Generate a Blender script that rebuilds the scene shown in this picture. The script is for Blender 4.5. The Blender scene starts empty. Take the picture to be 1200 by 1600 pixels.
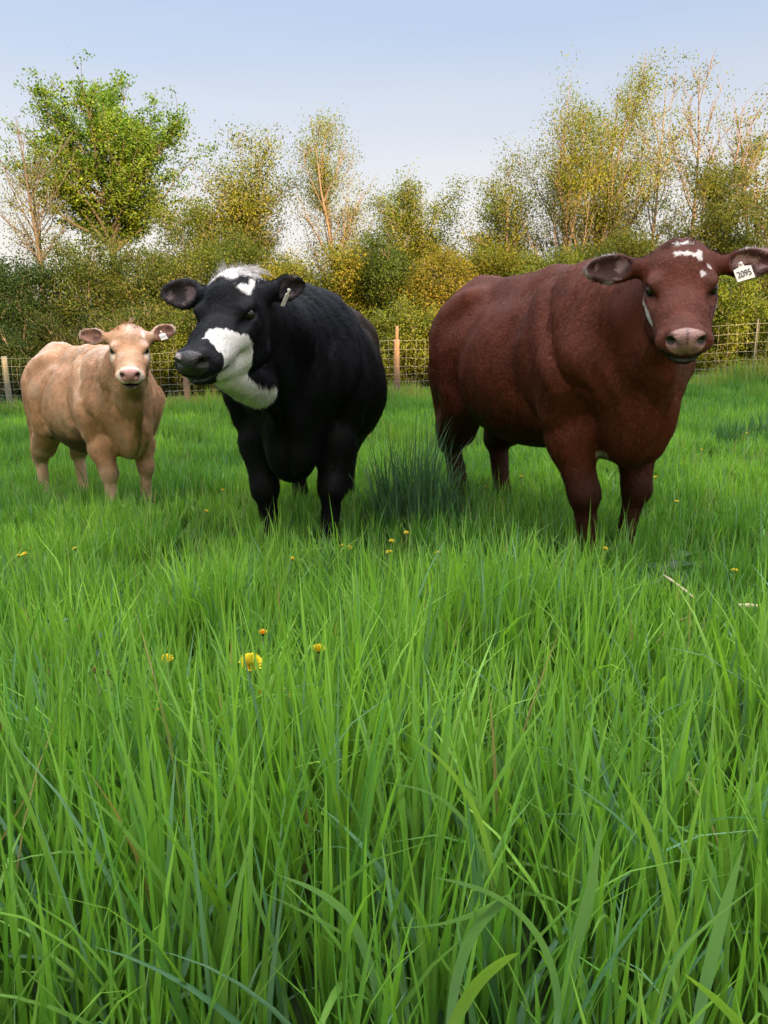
import bpy, math, random, sys
import numpy as np
from mathutils import Vector, Matrix
QUICK = globals().get('QUICK', {})
R = math.radians
random.seed(7)
RNG = np.random.default_rng(7)
S = bpy.context.scene
COL = S.collection

# ------------------------------------------------------------------ camera
CAM_H = 1.0
FPX = 1155.0                      # focal length in pixels of the 1200x1600 photograph
PITCH = math.atan(255 / FPX)
cam_d = bpy.data.cameras.new('camera')
cam = bpy.data.objects.new('camera', cam_d)
COL.objects.link(cam)
cam.location = (0, 0, CAM_H)
cam.rotation_euler = (R(90) - PITCH, 0, 0)
cam_d.sensor_fit = 'VERTICAL'
cam_d.sensor_height = 36
cam_d.lens = FPX / 1600 * 36
cam_d.clip_start = 0.02
cam_d.clip_end = 3000
S.camera = cam

# ------------------------------------------------------------------ sky and sun
SUN_ELEV = R(7.0)
SUN_AZ = R(24)                    # low sun behind the camera, a little to its right
sun_vec = Vector((math.sin(SUN_AZ) * math.cos(SUN_ELEV), -math.cos(SUN_AZ) * math.cos(SUN_ELEV), math.sin(SUN_ELEV)))
W = bpy.data.worlds.new('World')
S.world = W
W.use_nodes = True
wn = W.node_tree.nodes
wl = W.node_tree.links
wn.clear()
sky = wn.new('ShaderNodeTexSky')
sky.sky_type = 'NISHITA'
sky.sun_disc = False
sky.sun_elevation = R(14)
sky.sun_rotation = math.atan2(sun_vec.x, sun_vec.y)
sky.altitude = 100
sky.air_density = 1.0
sky.dust_density = 1.5
sky.ozone_density = 1.2
# evening sky: pale blue above, a faint pinkish veil low down, overhead brightened out of view as added fill light, and warm towards the sun
SKY_S = 0.11
tc = wn.new('ShaderNodeTexCoord')
sep = wn.new('ShaderNodeSeparateXYZ')
wl.new(tc.outputs['Generated'], sep.inputs[0])
mp = wn.new('ShaderNodeMapping'); mp.inputs['Scale'].default_value = (1.0, 1.0, 9.0)
wl.new(tc.outputs['Generated'], mp.inputs[0])
nz = wn.new('ShaderNodeTexNoise'); nz.inputs['Scale'].default_value = 1.5; nz.inputs['Detail'].default_value = 5
wl.new(mp.outputs[0], nz.inputs['Vector'])
jz = wn.new('ShaderNodeMath'); jz.operation = 'MULTIPLY_ADD'
wl.new(nz.outputs[0], jz.inputs[0]); jz.inputs[1].default_value = 0.10
zz = wn.new('ShaderNodeMath'); zz.operation = 'ADD'; wl.new(sep.outputs[2], zz.inputs[0]); zz.inputs[1].default_value = -0.05
wl.new(zz.outputs[0], jz.inputs[2])
ramp = wn.new('ShaderNodeValToRGB')
els = ramp.color_ramp.elements
RAMP = [(0.0, (.232, .190, .165)), (0.11, (.226, .200, .184)), (0.17, (.216, .202, .192)), (0.23, (.192, .190, .198)), (0.30, (.158, .170, .196)), (0.37, (.128, .154, .202)), (0.46, (.130, .156, .204)), (0.60, (.30, .33, .38)), (0.74, (.70, .73, .78)), (0.90, (1.25, 1.26, 1.30))]
els[0].position = 0; els[0].color = (*[c / SKY_S * 0.1 for c in RAMP[0][1]], 1)
els[1].position = RAMP[-1][0]; els[1].color = (*[c / SKY_S * 0.1 for c in RAMP[-1][1]], 1)
for p_, c_ in RAMP[1:-1]:
    e_ = els.new(p_); e_.color = (*[c / SKY_S * 0.1 for c in c_], 1)
wl.new(jz.outputs[0], ramp.inputs[0])
bk = wn.new('ShaderNodeMapRange'); bk.inputs[1].default_value = -0.25; bk.inputs[2].default_value = -0.95; bk.interpolation_type = 'SMOOTHSTEP'
wl.new(sep.outputs[1], bk.inputs[0])
m1 = wn.new('ShaderNodeMix'); m1.data_type = 'RGBA'
wl.new(bk.outputs[0], m1.inputs[0]); wl.new(ramp.outputs[0], m1.inputs[6]); m1.inputs[7].default_value = (0.38, 0.33, 0.28, 1)
m2 = wn.new('ShaderNodeMix'); m2.data_type = 'RGBA'; m2.blend_type = 'MULTIPLY'; m2.inputs[0].default_value = 1
wl.new(m1.outputs[2], m2.inputs[6]); m2.inputs[7].default_value = (10, 10, 10, 1)
mix = wn.new('ShaderNodeMix'); mix.data_type = 'RGBA'; mix.inputs[0].default_value = 0.93
wl.new(sky.outputs[0], mix.inputs[6]); wl.new(m2.outputs[2], mix.inputs[7])
bg = wn.new('ShaderNodeBackground'); bg.inputs[1].default_value = 0.11
wo = wn.new('ShaderNodeOutputWorld')
wl.new(mix.outputs[2], bg.inputs[0]); wl.new(bg.outputs[0], wo.inputs[0])

sl = bpy.data.lights.new('sun', 'SUN')
sl.energy = 4.4
sl.angle = R(0.6)
sl.color = (1.0, 0.64, 0.27)
so = bpy.data.objects.new('sun', sl)
COL.objects.link(so)
so.rotation_euler = (-sun_vec).to_track_quat('-Z', 'Y').to_euler()
so.location = (20, -40, 20)

S.view_settings.view_transform = 'Standard'
S.view_settings.look = 'None'
S.view_settings.exposure = 2.0
S.view_settings.gamma = 1.0
S.render.engine = 'CYCLES'
S.cycles.max_bounces = 6
S.cycles.diffuse_bounces = 3
S.cycles.glossy_bounces = 2
S.cycles.transmission_bounces = 3
S.cycles.transparent_max_bounces = 6
S.cycles.use_adaptive_sampling = True

# ------------------------------------------------------------------ helpers
def nrm(v):
    v = np.asarray(v, float)
    return v / (np.linalg.norm(v, axis=-1, keepdims=True) + 1e-12)

def at(px, py, Y):
    """world point seen at photo pixel (px,py) at world depth Y"""
    xc = (px - 600) / FPX; yc = (800 - py) / FPX
    dy = math.cos(PITCH) + yc * math.sin(PITCH)
    dz = -math.sin(PITCH) + yc * math.cos(PITCH)
    s = Y / dy
    return np.array([xc * s, Y, CAM_H + dz * s])

def proj(p):
    x, y, z = p[0], p[1], p[2] - CAM_H
    d = y * math.cos(PITCH) - z * math.sin(PITCH)
    u = y * math.sin(PITCH) + z * math.cos(PITCH)
    return 600 + FPX * x / d, 800 - FPX * u / d

def hashn(ix, iy, iz, seed):
    h = (ix.astype(np.int64) * 374761393 + iy.astype(np.int64) * 668265263 + iz.astype(np.int64) * 2147483647 + seed * 1274126177) & 0xffffffff
    h = ((h ^ (h >> 13)) * 1274126177) & 0xffffffff
    h = (h ^ (h >> 16)) & 0xffffff
    return h / float(0xffffff)

def vnoise(P, freq=1.0, seed=0):
    P = np.asarray(P, float) * freq
    i = np.floor(P).astype(np.int64); f = P - i
    f = f * f * (3 - 2 * f)
    out = 0
    for dx in (0, 1):
        wx = f[..., 0] if dx else 1 - f[..., 0]
        for dy in (0, 1):
            wy = f[..., 1] if dy else 1 - f[..., 1]
            for dz in (0, 1):
                wz = f[..., 2] if dz else 1 - f[..., 2]
                out = out + wx * wy * wz * hashn(i[..., 0] + dx, i[..., 1] + dy, i[..., 2] + dz, seed)
    return out

def fbm(P, freq=1.0, seed=0, octv=3):
    o = 0; a = 1; t = 0
    for k in range(octv):
        o = o + a * vnoise(P, freq * 2 ** k, seed + k * 17); t += a; a *= 0.5
    return o / t

def sstep(a, b, x):
    t = np.clip((x - a) / (b - a), 0, 1)
    return t * t * (3 - 2 * t)

def ground_z(x, y):
    x = np.asarray(x, float); y = np.asarray(y, float)
    base = 0.60 * np.tanh(x / 12.0) * sstep(0.5, 5.0, y)
    bump = 0.012 * np.sin(x * 1.7 + 0.6 * y) + 0.012 * np.sin(y * 1.3 - x * 0.8 + 1.0)
    return base + bump * sstep(0.5, 3.0, y)

def new_mesh(name, V, F, mat=None, parent=None, colors=None, smooth=True, normals=None, uv=None, loc=None):
    """V (n,3), F (m,3|4) int array, colors (n,3) point colours"""
    V = np.ascontiguousarray(V, dtype=np.float32); F = np.ascontiguousarray(F, dtype=np.int32)
    me = bpy.data.meshes.new(name)
    n, m, k = len(V), len(F), F.shape[1]
    me.vertices.add(n); me.vertices.foreach_set('co', V.ravel())
    me.loops.add(m * k); me.loops.foreach_set('vertex_index', F.ravel())
    me.polygons.add(m)
    me.polygons.foreach_set('loop_start', np.arange(0, m * k, k, dtype=np.int32))
    me.polygons.foreach_set('loop_total', np.full(m, k, dtype=np.int32))
    me.update(calc_edges=True)
    me.polygons.foreach_set('use_smooth', np.full(m, bool(smooth)))
    if colors is not None:
        c = np.ones((n, 4), np.float32); c[:, :3] = colors
        a = me.color_attributes.new('Col', 'FLOAT_COLOR', 'POINT')
        a.data.foreach_set('color', c.ravel())
    if normals is not None:
        me.normals_split_custom_set_from_vertices(np.ascontiguousarray(normals, dtype=np.float32))
    if mat: me.materials.append(mat)
    o = bpy.data.objects.new(name, me)
    COL.objects.link(o)
    if parent is not None: o.parent = parent
    if loc is not None: o.location = loc
    return o

def thing(name, label, cat, loc=(0, 0, 0), group=None, rotz=0):
    o = bpy.data.objects.new(name, None)
    COL.objects.link(o)
    o.location = loc; o.rotation_euler = (0, 0, rotz); o.empty_display_size = 0.1
    tag(o, label, cat, group)
    return o

def tag(o, label=None, cat=None, group=None, kind=None):
    if label: o['label'] = label
    if cat: o['category'] = cat
    if group: o['group'] = group
    if kind: o['kind'] = kind
    return o

class Buf:
    """collects pieces of geometry into one mesh"""
    def __init__(s): s.V = []; s.F = []; s.C = []; s.n = 0
    def add(s, V, F, C=None):
        V = np.asarray(V, float); F = np.asarray(F, int)
        s.V.append(V); s.F.append(F + s.n); s.n += len(V)
        if C is not None:
            C = np.asarray(C, float)
            s.C.append(np.broadcast_to(C, (len(V), 3)))
    def tube(s, pts, rad, sides=6, C=None, cap=True):
        pts = np.asarray(pts, float); rad = np.broadcast_to(np.asarray(rad, float), (len(pts),))
        T = np.gradient(pts, axis=0); T = nrm(T)
        up = np.array([0, 0, 1.0]) if abs(T[0][2]) < 0.9 else np.array([1.0, 0, 0])
        n1 = nrm(np.cross(T, up)); n2 = np.cross(T, n1)
        a = np.arange(sides) * 2 * math.pi / sides
        ring = n1[:, None, :] * np.cos(a)[None, :, None] + n2[:, None, :] * np.sin(a)[None, :, None]
        V = (pts[:, None, :] + ring * rad[:, None, None]).reshape(-1, 3)
        F = []
        for i in range(len(pts) - 1):
            for j in range(sides):
                k = (j + 1) % sides
                F.append((i * sides + j, i * sides + k, (i + 1) * sides + k, (i + 1) * sides + j))
        nV = len(V)
        if cap:
            V = np.vstack([V, pts[0], pts[-1]])
            for j in range(0, sides):
                k = (j + 1) % sides
                F.append((nV, k, j, j)); F.append((nV + 1, (len(pts) - 1) * sides + j, (len(pts) - 1) * sides + k, (len(pts) - 1) * sides + k))
            F = [f for f in F]
        s.add(V, F, C)
    def build(s, name, mat=None, parent=None, smooth=True, loc=None, normals=None):
        V = np.vstack(s.V); F = np.vstack(s.F)
        C = np.vstack(s.C) if s.C else None
        # degenerate cap quads become triangles
        tri = F[:, 2] == F[:, 3]
        if tri.any():
            me = bpy.data.meshes.new(name)
            me.from_pydata([tuple(v) for v in V], [], [tuple(f[:3]) if t else tuple(f) for f, t in zip(F.tolist(), tri)])
            me.polygons.foreach_set('use_smooth', np.full(len(F), bool(smooth)))
            if C is not None:
                c = np.ones((len(V), 4), np.float32); c[:, :3] = C
                a = me.color_attributes.new('Col', 'FLOAT_COLOR', 'POINT'); a.data.foreach_set('color', c.ravel())
            if mat: me.materials.append(mat)
            o = bpy.data.objects.new(name, me); COL.objects.link(o)
            if parent is not None: o.parent = parent
            if loc is not None: o.location = loc
            return o
        return new_mesh(name, V, F, mat, parent, C, smooth, loc=loc, normals=normals)

# ------------------------------------------------------------------ materials
def mat_new(name):
    m = bpy.data.materials.new(name); m.use_nodes = True
    nt = m.node_tree; nt.nodes.clear()
    out = nt.nodes.new('ShaderNodeOutputMaterial')
    return m, nt, out

def mat_simple(name, col, rough=0.6, bump=0.0, bscale=40, var=0.0, vscale=8, spec=0.5, coat=0.0):
    m, nt, out = mat_new(name)
    p = nt.nodes.new('ShaderNodeBsdfPrincipled')
    p.inputs['Base Color'].default_value = (*col, 1); p.inputs['Roughness'].default_value = rough
    p.inputs['Specular IOR Level'].default_value = spec
    p.inputs['Coat Weight'].default_value = coat
    nt.links.new(p.outputs[0], out.inputs[0])
    tcn = nt.nodes.new('ShaderNodeTexCoord')
    if var > 0:
        n = nt.nodes.new('ShaderNodeTexNoise'); n.inputs['Scale'].default_value = vscale; n.inputs['Detail'].default_value = 5
        nt.links.new(tcn.outputs['Object'], n.inputs['Vector'])
        r = nt.nodes.new('ShaderNodeValToRGB')
        r.color_ramp.elements[0].position = 0.3; r.color_ramp.elements[1].position = 0.7
        r.color_ramp.elements[0].color = (*[c * (1 - var) for c in col], 1)
        r.color_ramp.elements[1].color = (*[min(1, c * (1 + var)) for c in col], 1)
        nt.links.new(n.outputs[0], r.inputs[0]); nt.links.new(r.outputs[0], p.inputs['Base Color'])
    if bump > 0:
        n = nt.nodes.new('ShaderNodeTexNoise'); n.inputs['Scale'].default_value = bscale; n.inputs['Detail'].default_value = 4
        nt.links.new(tcn.outputs['Object'], n.inputs['Vector'])
        b = nt.nodes.new('ShaderNodeBump'); b.inputs['Strength'].default_value = bump; b.inputs['Distance'].default_value = 0.01
        nt.links.new(n.outputs[0], b.inputs['Height']); nt.links.new(b.outputs[0], p.inputs['Normal'])
    return m

def mat_vcol(name, rough=0.6, trans=0.0, spec=0.3, bump=0.0, bscale=60, sheen=0.0, tint=(1, 1, 1), tcol=(1.3, 1.25, 0.5)):
    """colour from the point attribute; trans = share of light passing through (leaves)"""
    m, nt, out = mat_new(name)
    a = nt.nodes.new('ShaderNodeAttribute'); a.attribute_name = 'Col'
    p = nt.nodes.new('ShaderNodeBsdfPrincipled')
    p.inputs['Roughness'].default_value = rough; p.inputs['Specular IOR Level'].default_value = spec
    if sheen:
        p.inputs['Sheen Weight'].default_value = sheen
        p.inputs['Sheen Roughness'].default_value = 0.4
    nt.links.new(a.outputs['Color'], p.inputs['Base Color'])
    if bump:
        tcn = nt.nodes.new('ShaderNodeTexCoord')
        n = nt.nodes.new('ShaderNodeTexNoise'); n.inputs['Scale'].default_value = bscale; n.inputs['Detail'].default_value = 4
        nt.links.new(tcn.outputs['Object'], n.inputs['Vector'])
        b = nt.nodes.new('ShaderNodeBump'); b.inputs['Strength'].default_value = bump; b.inputs['Distance'].default_value = 0.01
        nt.links.new(n.outputs[0], b.inputs['Height']); nt.links.new(b.outputs[0], p.inputs['Normal'])
    if trans > 0:
        t = nt.nodes.new('ShaderNodeBsdfTranslucent')
        mx = nt.nodes.new('ShaderNodeMix'); mx.data_type = 'RGBA'; mx.blend_type = 'MULTIPLY'; mx.inputs[0].default_value = 1
        nt.links.new(a.outputs['Color'], mx.inputs[6]); mx.inputs[7].default_value = (*tcol, 1)
        nt.links.new(mx.outputs[2], t.inputs[0])
        ms = nt.nodes.new('ShaderNodeMixShader'); ms.inputs[0].default_value = trans
        nt.links.new(p.outputs[0], ms.inputs[1]); nt.links.new(t.outputs[0], ms.inputs[2])
        nt.links.new(ms.outputs[0], out.inputs[0])
    else:
        nt.links.new(p.outputs[0], out.inputs[0])
    return m

# ------------------------------------------------------------------ ground
def build_ground():
    xs = np.concatenate([[-900, -300, -100, -50], np.linspace(-26, 26, 105), [50, 100, 300, 900]])
    ys = np.concatenate([[-900, -300, -100, -40], np.linspace(-12, 40, 105), [60, 120, 300, 900]])
    X, Y = np.meshgrid(xs, ys, indexing='ij')
    Z = ground_z(X, Y)
    V = np.stack([X, Y, Z], -1).reshape(-1, 3)
    n, m = X.shape
    i = np.arange(n - 1)[:, None] * m + np.arange(m - 1)[None, :]
    F = np.stack([i, i + m, i + m + 1, i + 1], -1).reshape(-1, 4)
    mt, nt, out = mat_new('soil_and_thatch')
    p = nt.nodes.new('ShaderNodeBsdfPrincipled'); p.inputs['Roughness'].default_value = 0.95
    n1 = nt.nodes.new('ShaderNodeTexNoise'); n1.inputs['Scale'].default_value = 9; n1.inputs['Detail'].default_value = 8
    tcn = nt.nodes.new('ShaderNodeTexCoord'); nt.links.new(tcn.outputs['Object'], n1.inputs['Vector'])
    r = nt.nodes.new('ShaderNodeValToRGB')
    r.color_ramp.elements[0].position = 0.3; r.color_ramp.elements[0].color = (0.02, 0.035, 0.01, 1)
    r.color_ramp.elements[1].position = 0.7; r.color_ramp.elements[1].color = (0.045, 0.09, 0.02, 1)
    nt.links.new(n1.outputs[0], r.inputs[0]); nt.links.new(r.outputs[0], p.inputs['Base Color'])
    nt.links.new(p.outputs[0], out.inputs[0])
    o = new_mesh('ground', V, F, mt)
    tag(o, kind='structure', label='pasture ground under the grass')
build_ground()

# ------------------------------------------------------------------ cattle
class Field:
    """signed distance field on a rectilinear grid, with smooth unions; surfaced with surface nets"""
    def __init__(s, xs, ys, zs):
        s.ax = [np.asarray(a, np.float32) for a in (xs, ys, zs)]
        s.F = np.full((len(xs), len(ys), len(zs)), 1.0, np.float32)
    def loc(s, lo, hi):
        sl = []
        for a, l, h in zip(s.ax, lo, hi):
            i0 = max(0, np.searchsorted(a, l) - 1); i1 = min(len(a), np.searchsorted(a, h) + 1)
            sl.append(slice(i0, i1))
        P = np.stack(np.meshgrid(*[a[t] for a, t in zip(s.ax, sl)], indexing='ij'), -1)
        return tuple(sl), P
    def blend(s, sl, D, k, op):
        A = s.F[sl]
        if op == 'add':
            h = np.clip(0.5 + 0.5 * (A - D) / k, 0, 1)
            s.F[sl] = A + (D - A) * h - k * h * (1 - h)
        else:
            D = -D
            h = np.clip(0.5 - 0.5 * (A - D) / k, 0, 1)
            s.F[sl] = A + (D - A) * h + k * h * (1 - h)
    def ell(s, c, r, k=0.04, M=None, op='add'):
        c = np.asarray(c, float); r = np.asarray(r, float)
        M = np.eye(3) if M is None else M            # columns = ellipsoid axes
        ext = np.sqrt(((M * r[None, :]) ** 2).sum(1)) + k * 1.3 + 0.03
        sl, P = s.loc(c - ext, c + ext)
        if 0 in P.shape: return
        q = (P - c) @ M
        k0 = np.sqrt(((q / r) ** 2).sum(-1)); k1 = np.sqrt(((q / r ** 2) ** 2).sum(-1)) + 1e-9
        D = k0 * (k0 - 1) / k1
        s.blend(sl, D.astype(np.float32), k, op)
    def cone(s, a, b, ra, rb, k=0.04, n=None, sq=1.0, op='add'):
        a = np.asarray(a, float); b = np.asarray(b, float)
        m = max(ra, rb) + k * 1.3 + 0.03
        sl, P = s.loc(np.minimum(a, b) - m, np.maximum(a, b) + m)
        if 0 in P.shape: return
        ba = b - a; pa = P - a
        t = np.clip((pa @ ba) / (ba @ ba + 1e-12), 0, 1)
        q = pa - t[..., None] * ba
        if n is not None:
            n = nrm(n); d = q @ n
            q = q + ((1.0 / sq - 1.0) * d)[..., None] * n
        D = np.sqrt((q ** 2).sum(-1)) - (ra + (rb - ra) * t)
        s.blend(sl, D.astype(np.float32), k, op)
    def mesh(s):
        F = s.F; N = F < 0
        nx, ny, nz = F.shape
        c = np.zeros((nx - 1, ny - 1, nz - 1), np.int8)
        for dx in (0, 1):
            for dy in (0, 1):
                for dz in (0, 1):
                    c += N[dx:nx - 1 + dx, dy:ny - 1 + dy, dz:nz - 1 + dz]
        act = (c > 0) & (c < 8)
        I = np.argwhere(act)
        idx = np.full(act.shape, -1, np.int64); idx[tuple(I.T)] = np.arange(len(I))
        ssum = np.zeros((len(I), 3)); cnt = np.zeros(len(I))
        for ax in range(3):
            o = [0, 1, 2]; o.remove(ax)
            for u in (0, 1):
                for v in (0, 1):
                    off = np.zeros(3, int); off[o[0]] = u; off[o[1]] = v
                    A = I + off; B = A.copy(); B[:, ax] += 1
                    fa = F[tuple(A.T)]; fb = F[tuple(B.T)]
                    m = (fa < 0) != (fb < 0)
                    t = np.where(m, fa / np.where(m, fa - fb, 1), 0)
                    p = A.astype(float); p[:, ax] += t
                    ssum += p * m[:, None]; cnt += m
        P = ssum / cnt[:, None]
        V = np.stack([np.interp(P[:, d], np.arange(len(s.ax[d])), s.ax[d]) for d in range(3)], -1)
        quads = []
        for ax in range(3):
            o = [(ax + 1) % 3, (ax + 2) % 3]
            sa = [slice(None)] * 3; sb = [slice(None)] * 3
            sa[ax] = slice(0, -1); sb[ax] = slice(1, None)
            m = N[tuple(sa)] != N[tuple(sb)]
            E = np.argwhere(m)
            ok = (E[:, o[0]] > 0) & (E[:, o[1]] > 0) & (E[:, o[0]] < F.shape[o[0]] - 1) & (E[:, o[1]] < F.shape[o[1]] - 1)
            E = E[ok]
            q = []
            for du, dv in ((-1, -1), (0, -1), (0, 0), (-1, 0)):
                C = E.copy(); C[:, o[0]] += du; C[:, o[1]] += dv
                q.append(idx[tuple(C.T)])
            q = np.stack(q, -1)
            inside = N[tuple(E.T)]
            q[~inside] = q[~inside][:, ::-1]
            quads.append(q)
        Q = np.vstack(quads)
        Q = Q[(Q >= 0).all(1)]
        return V, Q

def smooth_mesh(V, Q, it=2, lam=0.5):
    n = len(V)
    E = np.vstack([Q[:, [0, 1]], Q[:, [1, 2]], Q[:, [2, 3]], Q[:, [3, 0]]])
    for _ in range(it):
        acc = np.zeros((n, 3)); ct = np.zeros(n)
        for d in range(3):
            acc[:, d] = np.bincount(E[:, 0], V[E[:, 1], d], n) + np.bincount(E[:, 1], V[E[:, 0], d], n)
        ct = np.bincount(E[:, 0], minlength=n) + np.bincount(E[:, 1], minlength=n)
        V = V + lam * (acc / np.maximum(ct, 1)[:, None] - V)
    return V

def vert_normals(V, Q):
    fn = np.cross(V[Q[:, 2]] - V[Q[:, 0]], V[Q[:, 3]] - V[Q[:, 1]])
    N = np.zeros_like(V)
    for k in range(4):
        for d in range(3):
            N[:, d] += np.bincount(Q[:, k], fn[:, d], len(V))
    return nrm(N)

def seg_spacing(lo, hi, flo, fhi, fine, coarse):
    a = np.arange(lo, flo, coarse); b = np.arange(flo, fhi, fine); c = np.arange(fhi, hi, coarse)
    return np.unique(np.round(np.concatenate([a, b, c]), 5))

def head_frame(nose_dir, roll=0.0):
    x = nrm(nose_dir)
    up = np.array([0, 0, 1.0])
    y = nrm(np.cross(up, x)); z = np.cross(x, y)
    c, s_ = math.cos(roll), math.sin(roll)
    y, z = c * y + s_ * z, c * z - s_ * y
    return np.stack([x, y, z], -1)      # columns

FUR_GLOSS = mat_vcol('cow_hair_glossy', rough=0.5, spec=0.16)
FUR_MAT = mat_vcol('cow_hair', rough=0.55, spec=0.20, sheen=0.0)
SKIN_MAT = mat_vcol('cow_hide', rough=0.65, spec=0.15, bump=0.6, bscale=70, sheen=0.0)
WET_MAT = mat_vcol('cow_nose_skin', rough=0.35, spec=0.5, bump=0.5, bscale=160)
EYE_MAT = mat_simple('cow_eye', (0.010, 0.006, 0.004), rough=0.05, spec=0.6)
HOOF_MAT = mat_simple('hoof_horn', (0.05, 0.035, 0.025), rough=0.5, var=0.3)
TAG_MAT = mat_simple('ear_tag_plastic', (0.78, 0.72, 0.62), rough=0.45, var=0.06)
INK_MAT = mat_simple('tag_ink', (0.015, 0.015, 0.02), rough=0.6)

def poly_dist(x, z, pts):
    d = np.full(x.shape, 9.0)
    for (x1, z1), (x2, z2) in zip(pts[:-1], pts[1:]):
        ex, ez = x2 - x1, z2 - z1
        t = np.clip(((x - x1) * ex + (z - z1) * ez) / (ex * ex + ez * ez), 0, 1)
        d = np.minimum(d, np.hypot(x - x1 - t * ex, z - z1 - t * ez))
    return d

def anatomy(B, N, P):
    """muscle and bone relief of the trunk: grooves (-) and bulges (+) drawn on the flanks, in cow units"""
    x, y, z = B[:, 0], B[:, 1], B[:, 2]
    side = sstep(0.03, 0.12, np.abs(y))
    g = np.zeros(len(x)); a = P.get('relief', 1.0)
    for pts, w, d in (([(.34, 1.26), (.44, 1.08), (.55, .92), (.62, .80), (.60, .70)], .045, -.044),
                      ([(.20, 1.16), (.17, .98), (.22, .80), (.30, .66)], .050, -.020),
                      ([(.40, 1.14), (.49, .98), (.55, .86)], .050, .012),
                      ([(.28, .98), (.36, .84), (.40, .74)], .055, .012),
                      ([(-.24, 1.08), (-.33, .88), (-.42, .66)], .065, -.030),
                      ([(-.40, 1.08), (-.46, .90), (-.44, .74)], .060, .016),
                      ([(-.72, 1.06), (-.70, .84), (-.64, .66)], .035, -.014),
                      ([(-.58, 1.04), (-.60, .84)], .050, .010),
                      ([(.12, 1.19), (-.30, 1.20)], .045, -.012),
                      ([(.34, .66), (.46, .62), (.56, .66)], .035, -.016),
                      ([(-.36, .60), (-.44, .64)], .05, .012)):
        g += d * np.exp(-(poly_dist(x, z, pts) / w) ** 2)
    g *= side
    front = sstep(0.50, 0.62, x) * sstep(0.2, 0.6, N[:, 0])
    g += front * sstep(0.95, 0.80, z) * (-.018 * np.exp(-(y / .022) ** 2) + 0.010 * np.exp(-((np.abs(y) - .07) / .04) ** 2))
    g += -0.010 * np.exp(-(y / 0.03) ** 2) * sstep(1.1, 1.2, z) * (x < 0.3)
    return g * a

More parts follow.
